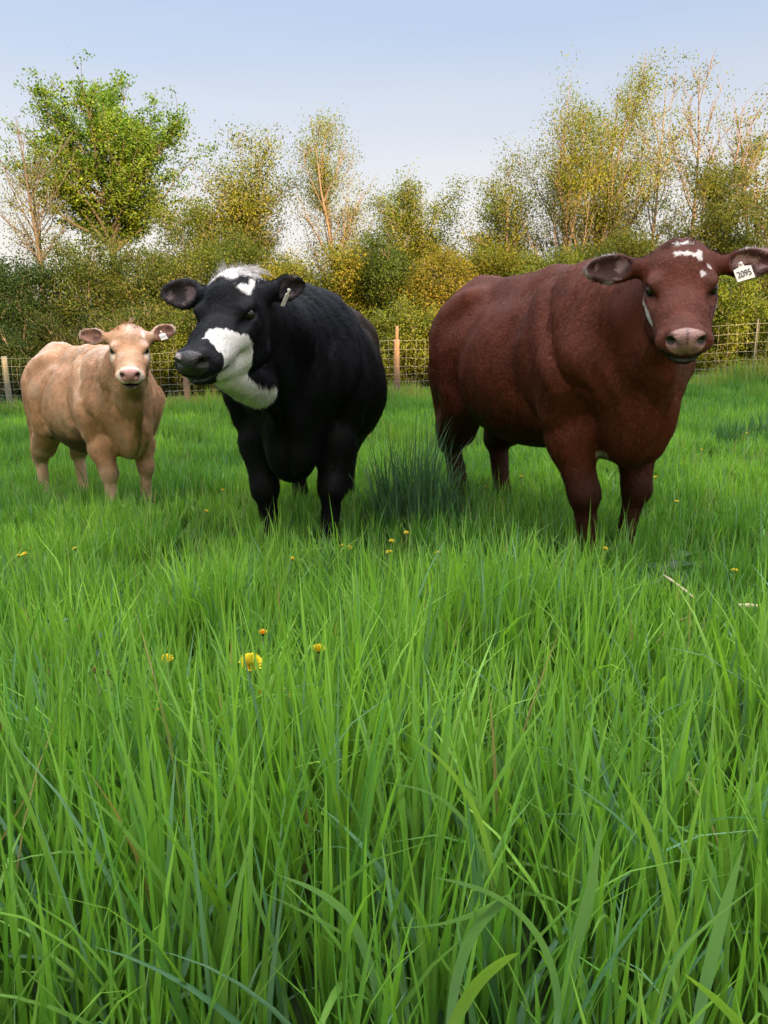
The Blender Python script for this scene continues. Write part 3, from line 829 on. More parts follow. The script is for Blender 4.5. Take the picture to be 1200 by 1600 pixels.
def paint_red(P, h, N, Nh, ear, hm):
    rag, pad, lips, nost, inear, rim, base, eye = common_regions(h, Nh, ear)
    nn = fbm(P, 4, 51, 3) - 0.5
    nn = nn * 0.7 + 0.9 * (fbm(P * np.array([9, 9, 2.2]), 3.0, 57, 3) - 0.5)
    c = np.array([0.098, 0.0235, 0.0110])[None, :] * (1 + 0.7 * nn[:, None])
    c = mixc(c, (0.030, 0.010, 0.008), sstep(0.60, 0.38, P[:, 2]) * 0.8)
    c = mixc(c, (0.085, 0.028, 0.015), hm * sstep(0.04, 0.10, np.abs(h[:, 1])) * sstep(0.14, 0.22, h[:, 0]) * 0.7)
    W_ = (0.60, 0.55, 0.52)
    big = fbm(h, 90, 43, 2) - 0.5
    face_up = (Nh[:, 2] > 0.1) * (h[:, 2] > -0.12) * (hm > 0.3)
    m = np.zeros(len(P))
    # broken white marks on the forehead
    for cx, cy, rx, ry in ((0.108, -0.014, 0.011, 0.016), (0.112, 0.010, 0.011, 0.015), (0.114, 0.032, 0.008, 0.014), (0.106, 0.050, 0.020, 0.008),
                           (0.060, -0.014, 0.014, 0.008), (0.054, 0.010, 0.014, 0.008), (0.058, 0.024, 0.009, 0.006), (0.170, 0.060, 0.009, 0.007), (0.130, 0.082, 0.006, 0.007)):
        q = np.sqrt(((h[:, 0] - cx) / rx) ** 2 + ((h[:, 1] - cy) / ry) ** 2) + big * 2.0
        m = np.maximum(m, sstep(1.15, 0.85, q) * face_up)
    # white strip down each cheek line
    for s_ in (-1, 1):
        t = np.clip((h[:, 0] - 0.13) / 0.26, 0, 1)
        lz = -0.082 - 0.076 * t
        wdt = 0.005 + 0.022 * np.sin(math.pi * np.clip((t - 0.30) / 0.66, 0, 1)) * (1.0 if s_ < 0 else 0.55)
        q = np.abs(h[:, 2] - lz) + big * 0.012
        m = np.maximum(m, sstep(wdt, wdt * 0.6, q) * (h[:, 0] > 0.13) * (h[:, 0] < 0.37) * (np.sign(h[:, 1]) == s_) * (np.abs(h[:, 1]) > 0.03) * hm)
    m = np.maximum(m, sstep(1.2, 0.9, blob(h, (0.43, -0.02, -0.198), (0.04, 0.03, 0.02)) + big * 0.6) * 0.7)
    # brisket patch and belly patch
    m = np.maximum(m, sstep(1.1, 0.9, blob(P, (0.60, -0.05, 0.565), (0.06, 0.06, 0.04)) + rag * 1.2) * 0.6)
    m = m * (base < 0.5)
    c = mixc(c, W_, m)
    c = mixc(c, (0.42, 0.38, 0.36), rim * sstep(0.35, 0.6, fbm(h, 26, 47, 2)) * 0.8)
    c = mixc(c, (0.05, 0.022, 0.020), inear * 0.9)
    c = mixc(c, (0.24, 0.15, 0.14), inear * sstep(0.60, 0.68, fbm(h, 26, 45, 2)))
    c = mixc(c, (0.36, 0.19, 0.165), pad)
    c = mixc(c, (0.17, 0.085, 0.08), pad * sstep(0.5, 0.62, fbm(h, 34, 48, 2)) * 0.7)
    c = mixc(c, (0.10, 0.045, 0.04), pad * sstep(0.005, 0.002, np.abs(h[:, 1])) * sstep(-0.100, -0.085, h[:, 2]) * 0.8)
    lowlip = hm * sstep(0.37, 0.40, h[:, 0]) * sstep(0.0, 0.010, -0.118 - 0.014 * sstep(0.036, 0.028, np.abs(h[:, 1])) - h[:, 2]) * sstep(-0.188, -0.176, h[:, 2])
    c = mixc(c, (0.018, 0.012, 0.013), lowlip * 0.92 * (m < 0.5))
    c = mixc(c, (0.012, 0.008, 0.008), np.maximum(lips, nost))
    c = mixc(c, (0.012, 0.008, 0.008), eye)
    f = fur_len(P, N, h, hm, base, 1.0, body=0.013, neck=0.019, belly=0.022)
    wet = np.maximum(pad, np.maximum(lips, nost))
    f = np.where((wet > 0.4) | (eye > 0.5), 0, f)
    return np.clip(c, 0, 1), f, wet

def paint_black(P, h, N, Nh, ear, hm):
    rag, pad, lips, nost, inear, rim, base, eye = common_regions(h, Nh, ear)
    nn = fbm(P, 5, 52, 3) - 0.5
    nn = nn * 0.7 + 0.9 * (fbm(P * np.array([9, 9, 2.2]), 3.0, 57, 3) - 0.5)
    c = np.array([0.0055, 0.0055, 0.0080])[None, :] * (1 + 0.5 * nn[:, None])
    c = mixc(c, (0.034, 0.018, 0.013), sstep(-0.05, -0.35, P[:, 0] + 0.3 * nn) * sstep(0.4, 0.8, P[:, 2]) * 0.8)
    W_ = (0.72, 0.68, 0.66)
    big = fbm(h, 40, 44, 3) - 0.5
    m = np.zeros(len(P))
    # white poll and forehead
    edge = 0.095 - 0.025 * np.abs(h[:, 1]) / 0.06 + 0.012 * np.sin(h[:, 1] * 60)
    m = np.maximum(m, sstep(0.008, -0.008, h[:, 0] - edge + big * 0.04) * (np.abs(h[:, 1] + 0.005) < 0.100 + big * 0.03) * (h[:, 2] > -0.085) * hm)
    m = np.maximum(m, sstep(1.1, 0.9, blob(h, (0.115, 0.062, -0.025), (0.020, 0.028, 0.05)) + big * 0.6))
    m = np.maximum(m, sstep(1.1, 0.9, blob(h, (0.080, 0.082, -0.03), (0.035, 0.012, 0.05)) + big * 0.6))
    # white cheek, lower jaw and throat: outline in the side view of the head
    poly = np.array([(.350, -.015), (.300, -.055), (.232, -.125), (.225, -.18), (.245, -.265), (.17, -.345), (.075, -.39), (.075, -.52), (.18, -.52), (.32, -.42), (.43, -.27),
                     (.405, -.19), (.425, -.165), (.425, -.12), (.40, -.070)])
    qx = h[:, 0] + big * 0.030; qz = h[:, 2] + (fbm(h, 40, 49, 3) - 0.5) * 0.030
    ins = np.zeros(len(h), bool)
    for i in range(len(poly)):
        x1, z1 = poly[i]; x2, z2 = poly[(i + 1) % len(poly)]
        cr_ = ((z1 > qz) != (z2 > qz)) & (qx < (x2 - x1) * (qz - z1) / (z2 - z1 + 1e-12) + x1)
        ins ^= cr_
    cheek = (ins & ((h[:, 1] > 0.012) | (h[:, 2] < -0.19)) & (np.abs(h[:, 1]) < 0.16)).astype(float)
    thr_m = sstep(-0.56, -0.50, h[:, 2])
    m = np.maximum(m * hm, cheek * thr_m) * (base < 0.5)
    c = mixc(c, W_, np.clip(m, 0, 1))
    c = mixc(c, (0.03, 0.022, 0.024), inear * 0.9)
    c = mixc(c, (0.14, 0.10, 0.10), inear * sstep(0.54, 0.66, fbm(h, 26, 45, 2)))
    c = mixc(c, (0.016, 0.014, 0.016), pad)
    c = mixc(c, (0.45, 0.36, 0.36), sstep(1.1, 0.8, blob(h, (0.487, -0.045, -0.058), (0.022, 0.022, 0.016)) + rag * 0.5) * 0.9)
    c = mixc(c, (0.05, 0.042, 0.045), sstep(1.1, 0.8, blob(h, (0.485, 0.022, -0.055), (0.02, 0.030, 0.014)) + rag * 0.5) * 0.8)
    c = mixc(c, (0.008, 0.007, 0.008), np.maximum(lips, nost))
    c = mixc(c, (0.006, 0.005, 0.006), eye)
    f = fur_len(P, N, h, hm, base, 1.0, body=0.022, neck=0.034, belly=0.050, face=0.009, legs=0.022)
    # shaggy fringe under the flank
    f = np.where((P[:, 0] < -0.15) & (P[:, 0] > -0.42) & (P[:, 2] < 0.64) & (P[:, 2] > 0.5) & (N[:, 2] < -0.2), 0.06, f)
    wet = np.maximum(pad, np.maximum(lips, nost))
    f = np.where((wet > 0.4) | (eye > 0.5), 0, f)
    return np.clip(c, 0, 1), f, wet

def paint_tan(P, h, N, Nh, ear, hm):
    rag, pad, lips, nost, inear, rim, base, eye = common_regions(h, Nh, ear)
    nn = fbm(P * np.array([1.6, 1.6, 0.7]), 4.5, 53, 3) - 0.5
    nn = nn * 0.7 + 0.9 * (fbm(P * np.array([9, 9, 2.2]), 3.0, 57, 3) - 0.5)
    c = np.array([0.62, 0.345, 0.20])[None, :] * (1 + 0.5 * nn[:, None])
    c = mixc(c, (0.62, 0.42, 0.28), sstep(0.05, 0.22, fbm(P * np.array([2.2, 2, .6]), 5, 61, 3) - 0.46) * 0.75)
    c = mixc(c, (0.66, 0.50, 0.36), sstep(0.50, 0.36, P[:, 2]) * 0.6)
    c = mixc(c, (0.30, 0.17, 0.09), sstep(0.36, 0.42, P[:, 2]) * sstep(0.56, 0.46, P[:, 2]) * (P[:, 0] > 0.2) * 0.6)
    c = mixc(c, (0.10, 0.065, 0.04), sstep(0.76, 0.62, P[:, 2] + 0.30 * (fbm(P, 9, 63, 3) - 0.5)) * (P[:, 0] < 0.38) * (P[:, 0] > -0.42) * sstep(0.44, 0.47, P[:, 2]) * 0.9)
    c = mixc(c, (0.18, 0.11, 0.06), sstep(1.1, 0.7, blob(P, (-0.80, 0, 0.72), (0.14, 0.4, 0.16)) + rag * 1.2) * 0.6)
    c = mixc(c, (0.66, 0.50, 0.40), sstep(0.45, 0.95, N[:, 2]) * sstep(0.42, 0.56, fbm(P, 7, 67, 3)) * 0.8)  # pale top light painted into the upward-facing coat, broken up by noise
    CR = (0.72, 0.62, 0.50)
    big = fbm(h, 26, 46, 3) - 0.5
    for s_ in (-1, 1):
        c = mixc(c, CR, sstep(1.2, 0.8, blob(h, (0.185, s_ * 0.100, -0.085), (0.055, 0.03, 0.040)) + big * 0.6) * 0.75 * hm)
        t = np.clip((h[:, 0] - 0.2) / 0.2, 0, 1)
        c = mixc(c, CR, sstep(0.018, 0.008, np.abs(h[:, 2] + 0.11 + 0.045 * t)) * (h[:, 0] > 0.2) * (h[:, 0] < 0.42) * hm * 0.8 * (np.sign(h[:, 1]) == s_))
    c = mixc(c, (0.76, 0.70, 0.62), sstep(1.15, 0.85, blob(h, (0.085, 0.075, -0.02), (0.040, 0.022, 0.05)) + big * 0.7) * 0.9)
    c = mixc(c, (0.40, 0.18, 0.09), sstep(0.06, 0.02, h[:, 0]) * hm * 0.6 * (base < 0.5))
    c = mixc(c, CR, sstep(1.15, 0.95, blob(h, (0.475, 0, -0.095), (0.060, 0.080, 0.055)) + big * 0.3) * 0.85 * hm)
    c = mixc(c, CR, sstep(-0.142, -0.155, h[:, 2]) * sstep(0.30, 0.36, h[:, 0]) * hm * 0.9)
    c = mixc(c, (0.72, 0.56, 0.42), rim * 0.85)
    c = mixc(c, (0.30, 0.14, 0.10), inear * 0.9)
    c = mixc(c, (0.12, 0.06, 0.05), inear * sstep(0.50, 0.62, fbm(h, 26, 45, 2)) * 0.8)
    c = mixc(c, (0.52, 0.26, 0.23), pad)
    c = mixc(c, (0.06, 0.025, 0.022), np.maximum(lips, nost))
    c = mixc(c, (0.03, 0.018, 0.014), eye * 0.9)
    mouth = hm * sstep(0.385, 0.41, h[:, 0]) * (np.abs(h[:, 2] + 0.150) < 0.013 - 0.15 * np.abs(h[:, 1]) + 0.004)
    c = mixc(c, (0.035, 0.015, 0.014), mouth * 0.95)
    f = fur_len(P, N, h, hm, base, 0.9, body=0.020, neck=0.036, belly=0.045, face=0.009, legs=0.024)
    wet = np.maximum(pad, np.maximum(lips, nost))
    f = np.where((wet > 0.4) | (eye > 0.5) | (mouth > 0.5), 0, f)
    return np.clip(c, 0, 1), f, wet

def ear_tag(root, hp, ear, key, hs, q, right, up, w_=0.05, h_=0.058, text=None, rot=0.0, tsize=0.024):
    """a plate clipped through the ear; q = ear-local position, right/up = plate axes in the cow's frame"""
    c0, M, el, ew = ear
    c = hp(*(c0 + M @ np.array(q)))
    right = nrm(right); up = nrm(up - right * (up @ right)); nrm_ = np.cross(right, up)
    cr, sr = math.cos(rot), math.sin(rot)
    right, up = right * cr + up * sr, up * cr - right * sr
    out = [(-0.5, -0.5), (0.5, -0.5), (0.5, 0.32), (0.16, 0.42), (0.10, 0.72), (-0.10, 0.72), (-0.16, 0.42), (-0.5, 0.32)]
    V = []; T = 0.0022
    for s_ in (-1, 1):
        for a, b_ in out:
            V.append(c + right * a * w_ + up * (b_ * h_) + nrm_ * (s_ * T * 0.5 + 0.004 * (b_ < 0) * -abs(a)))
    n = len(out)
    me = bpy.data.meshes.new('ear_tag')
    me.from_pydata([tuple(v) for v in V], [], [tuple(range(n))[::-1], tuple(range(n, 2 * n))] + [(i, (i + 1) % n, n + (i + 1) % n, n + i) for i in range(n)])
    me.materials.append(TAG_MAT)
    o = bpy.data.objects.new('ear_tag', me); COL.objects.link(o); o.parent = root
    bs = Buf(); sphere(bs, c + up * 0.60 * h_ + nrm_ * 0.003, 0.0065, 10, 6, scl=(1, 1, 1))
    bs.build('tag_button', TAG_MAT, o)
    if text:
        cu = bpy.data.curves.new('tag_number', 'FONT'); cu.body = text; cu.size = tsize; cu.align_x = 'CENTER'; cu.align_y = 'CENTER'
        cu.extrude = 0.0003; cu.offset = 0.0001; cu.space_character = 0.95
        t = bpy.data.objects.new('tag_number', cu); COL.objects.link(t)
        Mx = Matrix(((right[0], up[0], nrm_[0], 0), (right[1], up[1], nrm_[1], 0), (right[2], up[2], nrm_[2], 0), (0, 0, 0, 1)))
        pos = c + up * (-0.10 * h_) + nrm_ * 0.0022
        t.matrix_local = Matrix.Translation(pos) @ Mx
        t.scale = (0.95, 1.35, 1)
        bpy.context.view_layer.update()
        me2 = bpy.data.meshes.new_from_object(t)
        mw = t.matrix_local.copy() @ Matrix.Diagonal((1, 1, 1, 1))
        me2.transform(t.matrix_basis); me2.materials.clear(); me2.materials.append(INK_MAT)
        bpy.data.objects.remove(t)
        t2 = bpy.data.objects.new('tag_number', me2); COL.objects.link(t2); t2.parent = o
    return o, (c, right, up, nrm_)

def tuft(root, hp, H, hs, spots, n, L, width, col, spread, lean, seed=3, name='forelock'):
    """a lock of longer hair"""
    rs = np.random.default_rng(seed); b_ = Buf()
    for (x, y, z) in spots:
        m = max(3, n // len(spots) // 45)
        for _ in range(m):                     # locks: hairs that share a direction and a curl
            k = 45
            c0 = np.array([x + np.clip(rs.normal(0, spread), -.03, .03), np.clip(y + rs.normal(0, spread * 1.4), -0.06, 0.05), z])
            p0 = (c0 + rs.normal(0, 0.006, (k, 3))) * hs @ H.T + hp(0, 0, 0)
            d0 = nrm(np.array(lean) + rs.normal(0, 0.32, 3)); cur = rs.normal(0, 0.75, 3) + np.array([0.35, 0.0, -0.25])
            d = nrm(d0[None, :] + rs.normal(0, 0.09, (k, 3))) @ H.T; bd = (cur[None, :] + rs.normal(0, 0.10, (k, 3))) @ H.T
            Lk = rs.uniform(0.7, 1.1, k) * rs.uniform(0.6, 1.2) * L * hs
            side = nrm(np.cross(d, rs.normal(0, 1, (k, 3)))); rows = []
            for i in range(6):
                t = i / 5; p = p0 + d * (Lk * t)[:, None] + bd * (Lk * t * t * 0.8)[:, None]; w_ = width * (1 - 0.8 * t) * 0.5
                rows += [p - side * w_, p + side * w_]
            V = np.stack(rows, 1).reshape(-1, 3); base = (np.arange(k) * 12)[:, None]
            F = np.concatenate([base + np.array([[2 * i, 2 * i + 1, 2 * i + 3, 2 * i + 2]]) for i in range(5)])
            b_.add(V, F, np.repeat(np.array(col)[None, :] * rs.uniform(0.8, 1.15, (k, 1)), 12, 0))
    return b_.build(name, FUR_MAT, root)

# --- red-brown steer on the right
def extra_red(root, hp, hd, ear, hs, H):
    # plate in the left ear, its face turned to the viewer, tilted
    ear_tag(root, hp, ear['l'], 'l', hs, (-0.034, -0.040, 0.034), H[:, 1], H[:, 2] * 0.55 - H[:, 0] * 0.8, 0.056, 0.054, '2095', rot=0.30, tsize=0.0250)
    tuft(root, hp, H, hs, [(0.02, -0.02, 0.005), (0.03, 0.02, 0.003)], 500, 0.035, 0.002, (0.11, 0.035, 0.025), 0.018, (0.5, 0, 0.4))

def extra_black(root, hp, hd, ear, hs, H):
    c0, M, el, ew = ear['l']
    ear_tag(root, hp, ear['l'], 'l', hs, (-0.035, -0.030, 0.022), (1.0, -0.16, 0.0), (0.1, 0.55, 1.0), 0.042, 0.055)
    tuft(root, hp, H, hs, [(0.0, -0.03, 0.0), (0.0, 0.02, 0.01), (0.03, 0.0, 0.0), (0.05, -0.035, -0.005), (0.05, 0.02, -0.005)], 5400, 0.038, 0.0018, (0.72, 0.67, 0.66), 0.022, (0.15, 0.75, 0.30))

def extra_tan(root, hp, hd, ear, hs, H):
    o, (c, r_, u_, n_) = ear_tag(root, hp, ear['l'], 'l', hs, (-0.020, -0.030, 0.032), H[:, 1], H[:, 2] * 0.55 - H[:, 0] * 0.8, 0.036, 0.042, rot=0.35)
    # smudged marks on the plate, too small in the photograph to read
    b_ = Buf()
    for k in range(3):
        a = np.linspace(0, 1, 7); ox = (-0.012 + k * 0.0115)
        pts = np.array([c + r_ * (ox + 0.004 * math.cos(t * 5.5)) + u_ * (0.009 * math.sin(t * 5.5) - 0.006) + n_ * 0.002 for t in a])
        b_.tube(pts, 0.0012, 5)
    b_.build('tag_mark', mat_simple('faded_ink', (0.22, 0.24, 0.36), 0.6), o)
    tuft(root, hp, H, hs, [(0.015, 0.0, 0.0), (0.05, -0.03, -0.003), (0.05, 0.03, -0.003)], 1400, 0.032, 0.0020, (0.50, 0.27, 0.15), 0.024, (0.65, 0, 0.22))
    tuft(root, hp, H, hs, [(-0.005, 0.005, 0.012)], 60, 0.06, 0.002, (0.55, 0.36, 0.22), 0.004, (-0.5, 0.0, 1.0), seed=8)

if not QUICK.get('nocows'):
    which = QUICK.get('cows', 'rbt')
    if 'r' in which:
        ang = math.atan2(-0.95, 0.31)
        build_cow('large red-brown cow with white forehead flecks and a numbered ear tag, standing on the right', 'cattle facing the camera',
                  (0.79, 3.68), ang, at(1063, 388, 2.66), (-0.225, -0.837, -0.50),
                  dict(paint=paint_red, extra=extra_red, tail_col=(0.16, 0.05, 0.03), hairs=300000, roll=0.015, scale=1.02, head=1.0, mz_=1, len=1.07, brisket=-0.03,
                       wshoulder=0.94, ear_l=dict(dir=(-0.10, 1.0, -0.02)), ear_r=dict(dir=(-0.02, -1.0, 0.0)), mo=-0.004, mouth=-0.004, mz=0.82,
                       legs=dict(fl=dict(dx=-0.02, dy=-0.02), fr=dict(dx=0.03, dy=0.07), hl=dict(dx=0.03), hr=dict(dx=-0.02, dy=0.06)), legw_h=1.22, legw_f=1.04, vary=0.16, tip=1.08, w=0.96, wbelly=0.96, neckw=0.94, relief=0.85, fold=0.8, hairw=0.0020, ribs=0.5))
    if 'b' in which:
        ang = math.atan2(-1.0, -0.02)
        build_cow('black cow with white poll and white cheek, head turned left, between the other two', 'cattle facing the camera',
                  (-0.40, 3.95), ang, at(374, 434, 2.78), (-0.23, -0.87, -0.46),
                  dict(gloss=True, legw_f=1.12, legw_h=1.15, paint=paint_black, extra=extra_black, tail_col=(0.02, 0.014, 0.012), hairs=300000, scale=0.98, head=1.0, jaw=0.03, roll=0.03, throat=(0.10, 0, -0.385), mz=0.84, fat=0.04, w=1.12, wbelly=1.22, wshoulder=1.02, belly_z=-0.03, brisket=-0.11,
                       ear_l=dict(dir=(-0.85, 0.42, -0.20), face=(0.5, 0.9, 0.0), len=0.082, wid=0.047), mouth=-0.004, ear_r=dict(dir=(-0.05, -1.0, 0.10), len=0.090, wid=0.058),
                       legs=dict(fl=dict(dx=0.03), fr=dict(dx=-0.02, dy=0.02)),
                       fold=0.6, ribs=0.3, vary=0.3, tip=1.4, hairw=0.0026, swirl=1.4, under=1.0, tailx=0.05, taily=-0.1))
    if 't' in which:
        ang = math.atan2(-0.72, 0.69)
        build_cow('small tan calf with cream muzzle standing left of the black cow', 'cattle facing the camera',
                  (-1.925, 4.93), ang, at(201, 514, 4.12), (0.27, -0.88, -0.40),
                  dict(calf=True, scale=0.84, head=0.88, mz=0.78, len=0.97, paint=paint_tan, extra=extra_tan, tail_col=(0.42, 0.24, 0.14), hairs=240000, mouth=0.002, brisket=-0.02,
                       w=0.90, wbelly=0.88, wrump=0.88, relief=1.1, legs=dict(fr=dict(dx=0.10), fl=dict(dx=0.0), hl=dict(dx=-0.05), hr=dict(dx=-0.15)),
                       ear_l=dict(dir=(-0.30, 0.9, 0.26), len=0.080), ear_r=dict(dir=(-0.25, -1.0, 0.04), len=0.080),
                       fold=1.0, ribs=1.2, vary=0.3, tip=1.15, hairw=0.0024, swirl=1.6, taily=-0.12))
# ------------------------------------------------------------------ wire fence
WIRE_MAT = mat_simple('galvanised_wire', (0.30, 0.30, 0.26), rough=0.5, var=0.25, vscale=3)
def mat_wood(name, c1, c2, scale=6):
    m, nt, out = mat_new(name)
    p = nt.nodes.new('ShaderNodeBsdfPrincipled'); p.inputs['Roughness'].default_value = 0.85
    tcn = nt.nodes.new('ShaderNodeTexCoord'); mp_ = nt.nodes.new('ShaderNodeMapping'); mp_.inputs['Scale'].default_value = (14, 14, 1.2)
    n = nt.nodes.new('ShaderNodeTexNoise'); n.inputs['Scale'].default_value = scale; n.inputs['Detail'].default_value = 6
    nt.links.new(tcn.outputs['Object'], mp_.inputs[0]); nt.links.new(mp_.outputs[0], n.inputs['Vector'])
    r = nt.nodes.new('ShaderNodeValToRGB')
    r.color_ramp.elements[0].position = 0.32; r.color_ramp.elements[0].color = (*c1, 1)
    r.color_ramp.elements[1].position = 0.66; r.color_ramp.elements[1].color = (*c2, 1)
    nt.links.new(n.outputs[0], r.inputs[0]); nt.links.new(r.outputs[0], p.inputs['Base Color'])
    b_ = nt.nodes.new('ShaderNodeBump'); b_.inputs['Strength'].default_value = 0.6; b_.inputs['Distance'].default_value = 0.01
    nt.links.new(n.outputs[0], b_.inputs['Height']); nt.links.new(b_.outputs[0], p.inputs['Normal'])
    nt.links.new(p.outputs[0], out.inputs[0])
    return m
POST_GREY = mat_wood('weathered_post_wood', (0.10, 0.10, 0.085), (0.17, 0.17, 0.145))
POST_TAN = mat_wood('peeled_post_wood', (0.12, 0.075, 0.048), (0.24, 0.155, 0.10))
# posts: pixel x, pixel y of the base, depth, height, radius, material
POSTS = [(-480, 672, 17.2, 1.3, 0.055, POST_GREY), (-230, 662, 16.2, 1.3, 0.055, POST_GREY), (18, 652, 15.2, 1.17, 0.060, POST_GREY), (294, 641, 14.6, 1.05, 0.060, POST_TAN),
         (621, 632, 14.0, 1.15, 0.058, POST_TAN), (960, 622, 13.6, 1.3, 0.06, POST_GREY), (1172, 617, 13.3, 1.20, 0.013, POST_GREY), (1500, 610, 12.9, 1.3, 0.06, POST_GREY), (1850, 604, 12.4, 1.3, 0.06, POST_GREY)]
fence_pts = []
def build_fence():
    fr = thing('wire_fence', 'woven wire stock fence on wooden posts along the far edge of the pasture', 'fence', tuple(at(621, 632, 14.0)))
    org = np.array(fr.location)
    rs = np.random.default_rng(4)
    for i, (px, py, Y, h, r, m) in enumerate(POSTS):
        p = at(px, py, Y); p[2] = float(ground_z(p[0], Y))
        fence_pts.append(p.copy())
        bf = Buf()
        t = np.linspace(0, 1, 9)
        lean = rs.normal(0, 0.012, 2)
        pts = np.stack([p[0] + lean[0] * t * h + 0.004 * np.sin(t * 7), p[1] + lean[1] * t * h, p[2] - 0.15 + t * (h + 0.15)], -1) - org
        rad = r * (1.08 - 0.14 * t) * (1 + 0.05 * np.sin(t * 23 + i))
        bf.tube(pts, rad, 12)
        bf.build('post', m, fr)
        if px == 621:      # the spliced narrower top of this post
            b2 = Buf(); top = pts[-1]
            b2.tube([top + [0, 0, -0.02], top + [0.004, 0, 0.10], top + [0.006, 0, 0.24]], [0.036, 0.034, 0.030], 10)
            b2.build('post_extension', m, fr)
    # woven mesh between posts
    Hs = [0.06, 0.16, 0.27, 0.39, 0.52, 0.66, 0.81, 0.97, 1.13]
    for i in range(len(fence_pts) - 1):
        a, b_ = fence_pts[i], fence_pts[i + 1]
        L = np.linalg.norm(b_ - a); bw = Buf()
        n = max(6, int(L / 0.16))
        t = np.linspace(0, 1, n + 1)
        off = np.array([0, -0.07, 0])
        base = a[None, :] + (b_ - a)[None, :] * t[:, None] + off
        base[:, 2] = ground_z(base[:, 0], base[:, 1])
        sag = lambda z: z - 0.015 * np.sin(t * math.pi) * z + 0.006 * np.sin(t * 31 + z * 9)
        for z in Hs:
            P_ = base.copy(); P_[:, 2] += sag(z)
            bw.tube(P_ - org, 0.0019, 4, cap=False)
        for j in range(n + 1):
            q = np.stack([np.full(len(Hs), base[j, 0]) + 0.01 * np.sin(np.array(Hs) * 5 + j), np.full(len(Hs), base[j, 1]),
                          base[j, 2] + np.array([z - 0.015 * math.sin(t[j] * math.pi) * z for z in Hs])], -1)
            bw.tube(q - org, 0.0015, 4, cap=False)
        bw.build('wire_mesh', WIRE_MAT, fr)
build_fence()
# ------------------------------------------------------------------ trees and shrubs
LEAF_MAT = mat_vcol('leaf', rough=0.5, trans=0.50, spec=0.12, tcol=(1.3, 1.3, 0.5))
def bark_mat(name, c1, c2):
    return mat_wood(name, c1, c2, 5)
BARK_DARK = bark_mat('bark_dark', (0.05, 0.04, 0.035), (0.12, 0.095, 0.08))
BARK_PALE = bark_mat('bark_pale', (0.13, 0.11, 0.095), (0.26, 0.22, 0.19))
BARK_RED = bark_mat('bark_reddish', (0.12, 0.088, 0.075), (0.24, 0.18, 0.15))

def curve_pts(p, d, L, n, rs, up=0.0, wob=0.12):
    pts = [np.array(p, float)]; d = nrm(d)
    for i in range(n):
        d = nrm(d + rs.normal(0, wob, 3) + np.array([0, 0, up]))
        pts.append(pts[-1] + d * L / n)
    return np.array(pts)

def leaf_cloud(P, size, rs, cols, flat=0.3, aspect=1.0):
    """P (n,3) leaf centres -> quads (bent diamonds)"""
    n = len(P)
    nor = rs.normal(0, 1, (n, 3)); nor[:, 2] = np.abs(nor[:, 2]) * 0.8 + flat
    nor = nrm(nor)
    a = nrm(np.cross(nor, rs.normal(0, 1, (n, 3)))); b_ = np.cross(nor, a)
    s_ = size * rs.uniform(0.6, 1.3, (n, 1))
    V = np.stack([P - a * s_ * 0.5, P - b_ * s_ * 0.32 * aspect, P + a * s_ * 0.5, P + b_ * s_ * 0.32 * aspect + nor * s_ * 0.1], 1).reshape(-1, 3)
    F = (np.arange(n) * 4)[:, None] + np.array([[0, 1, 2, 3]])
    return V, F, np.repeat(cols, 4, 0)

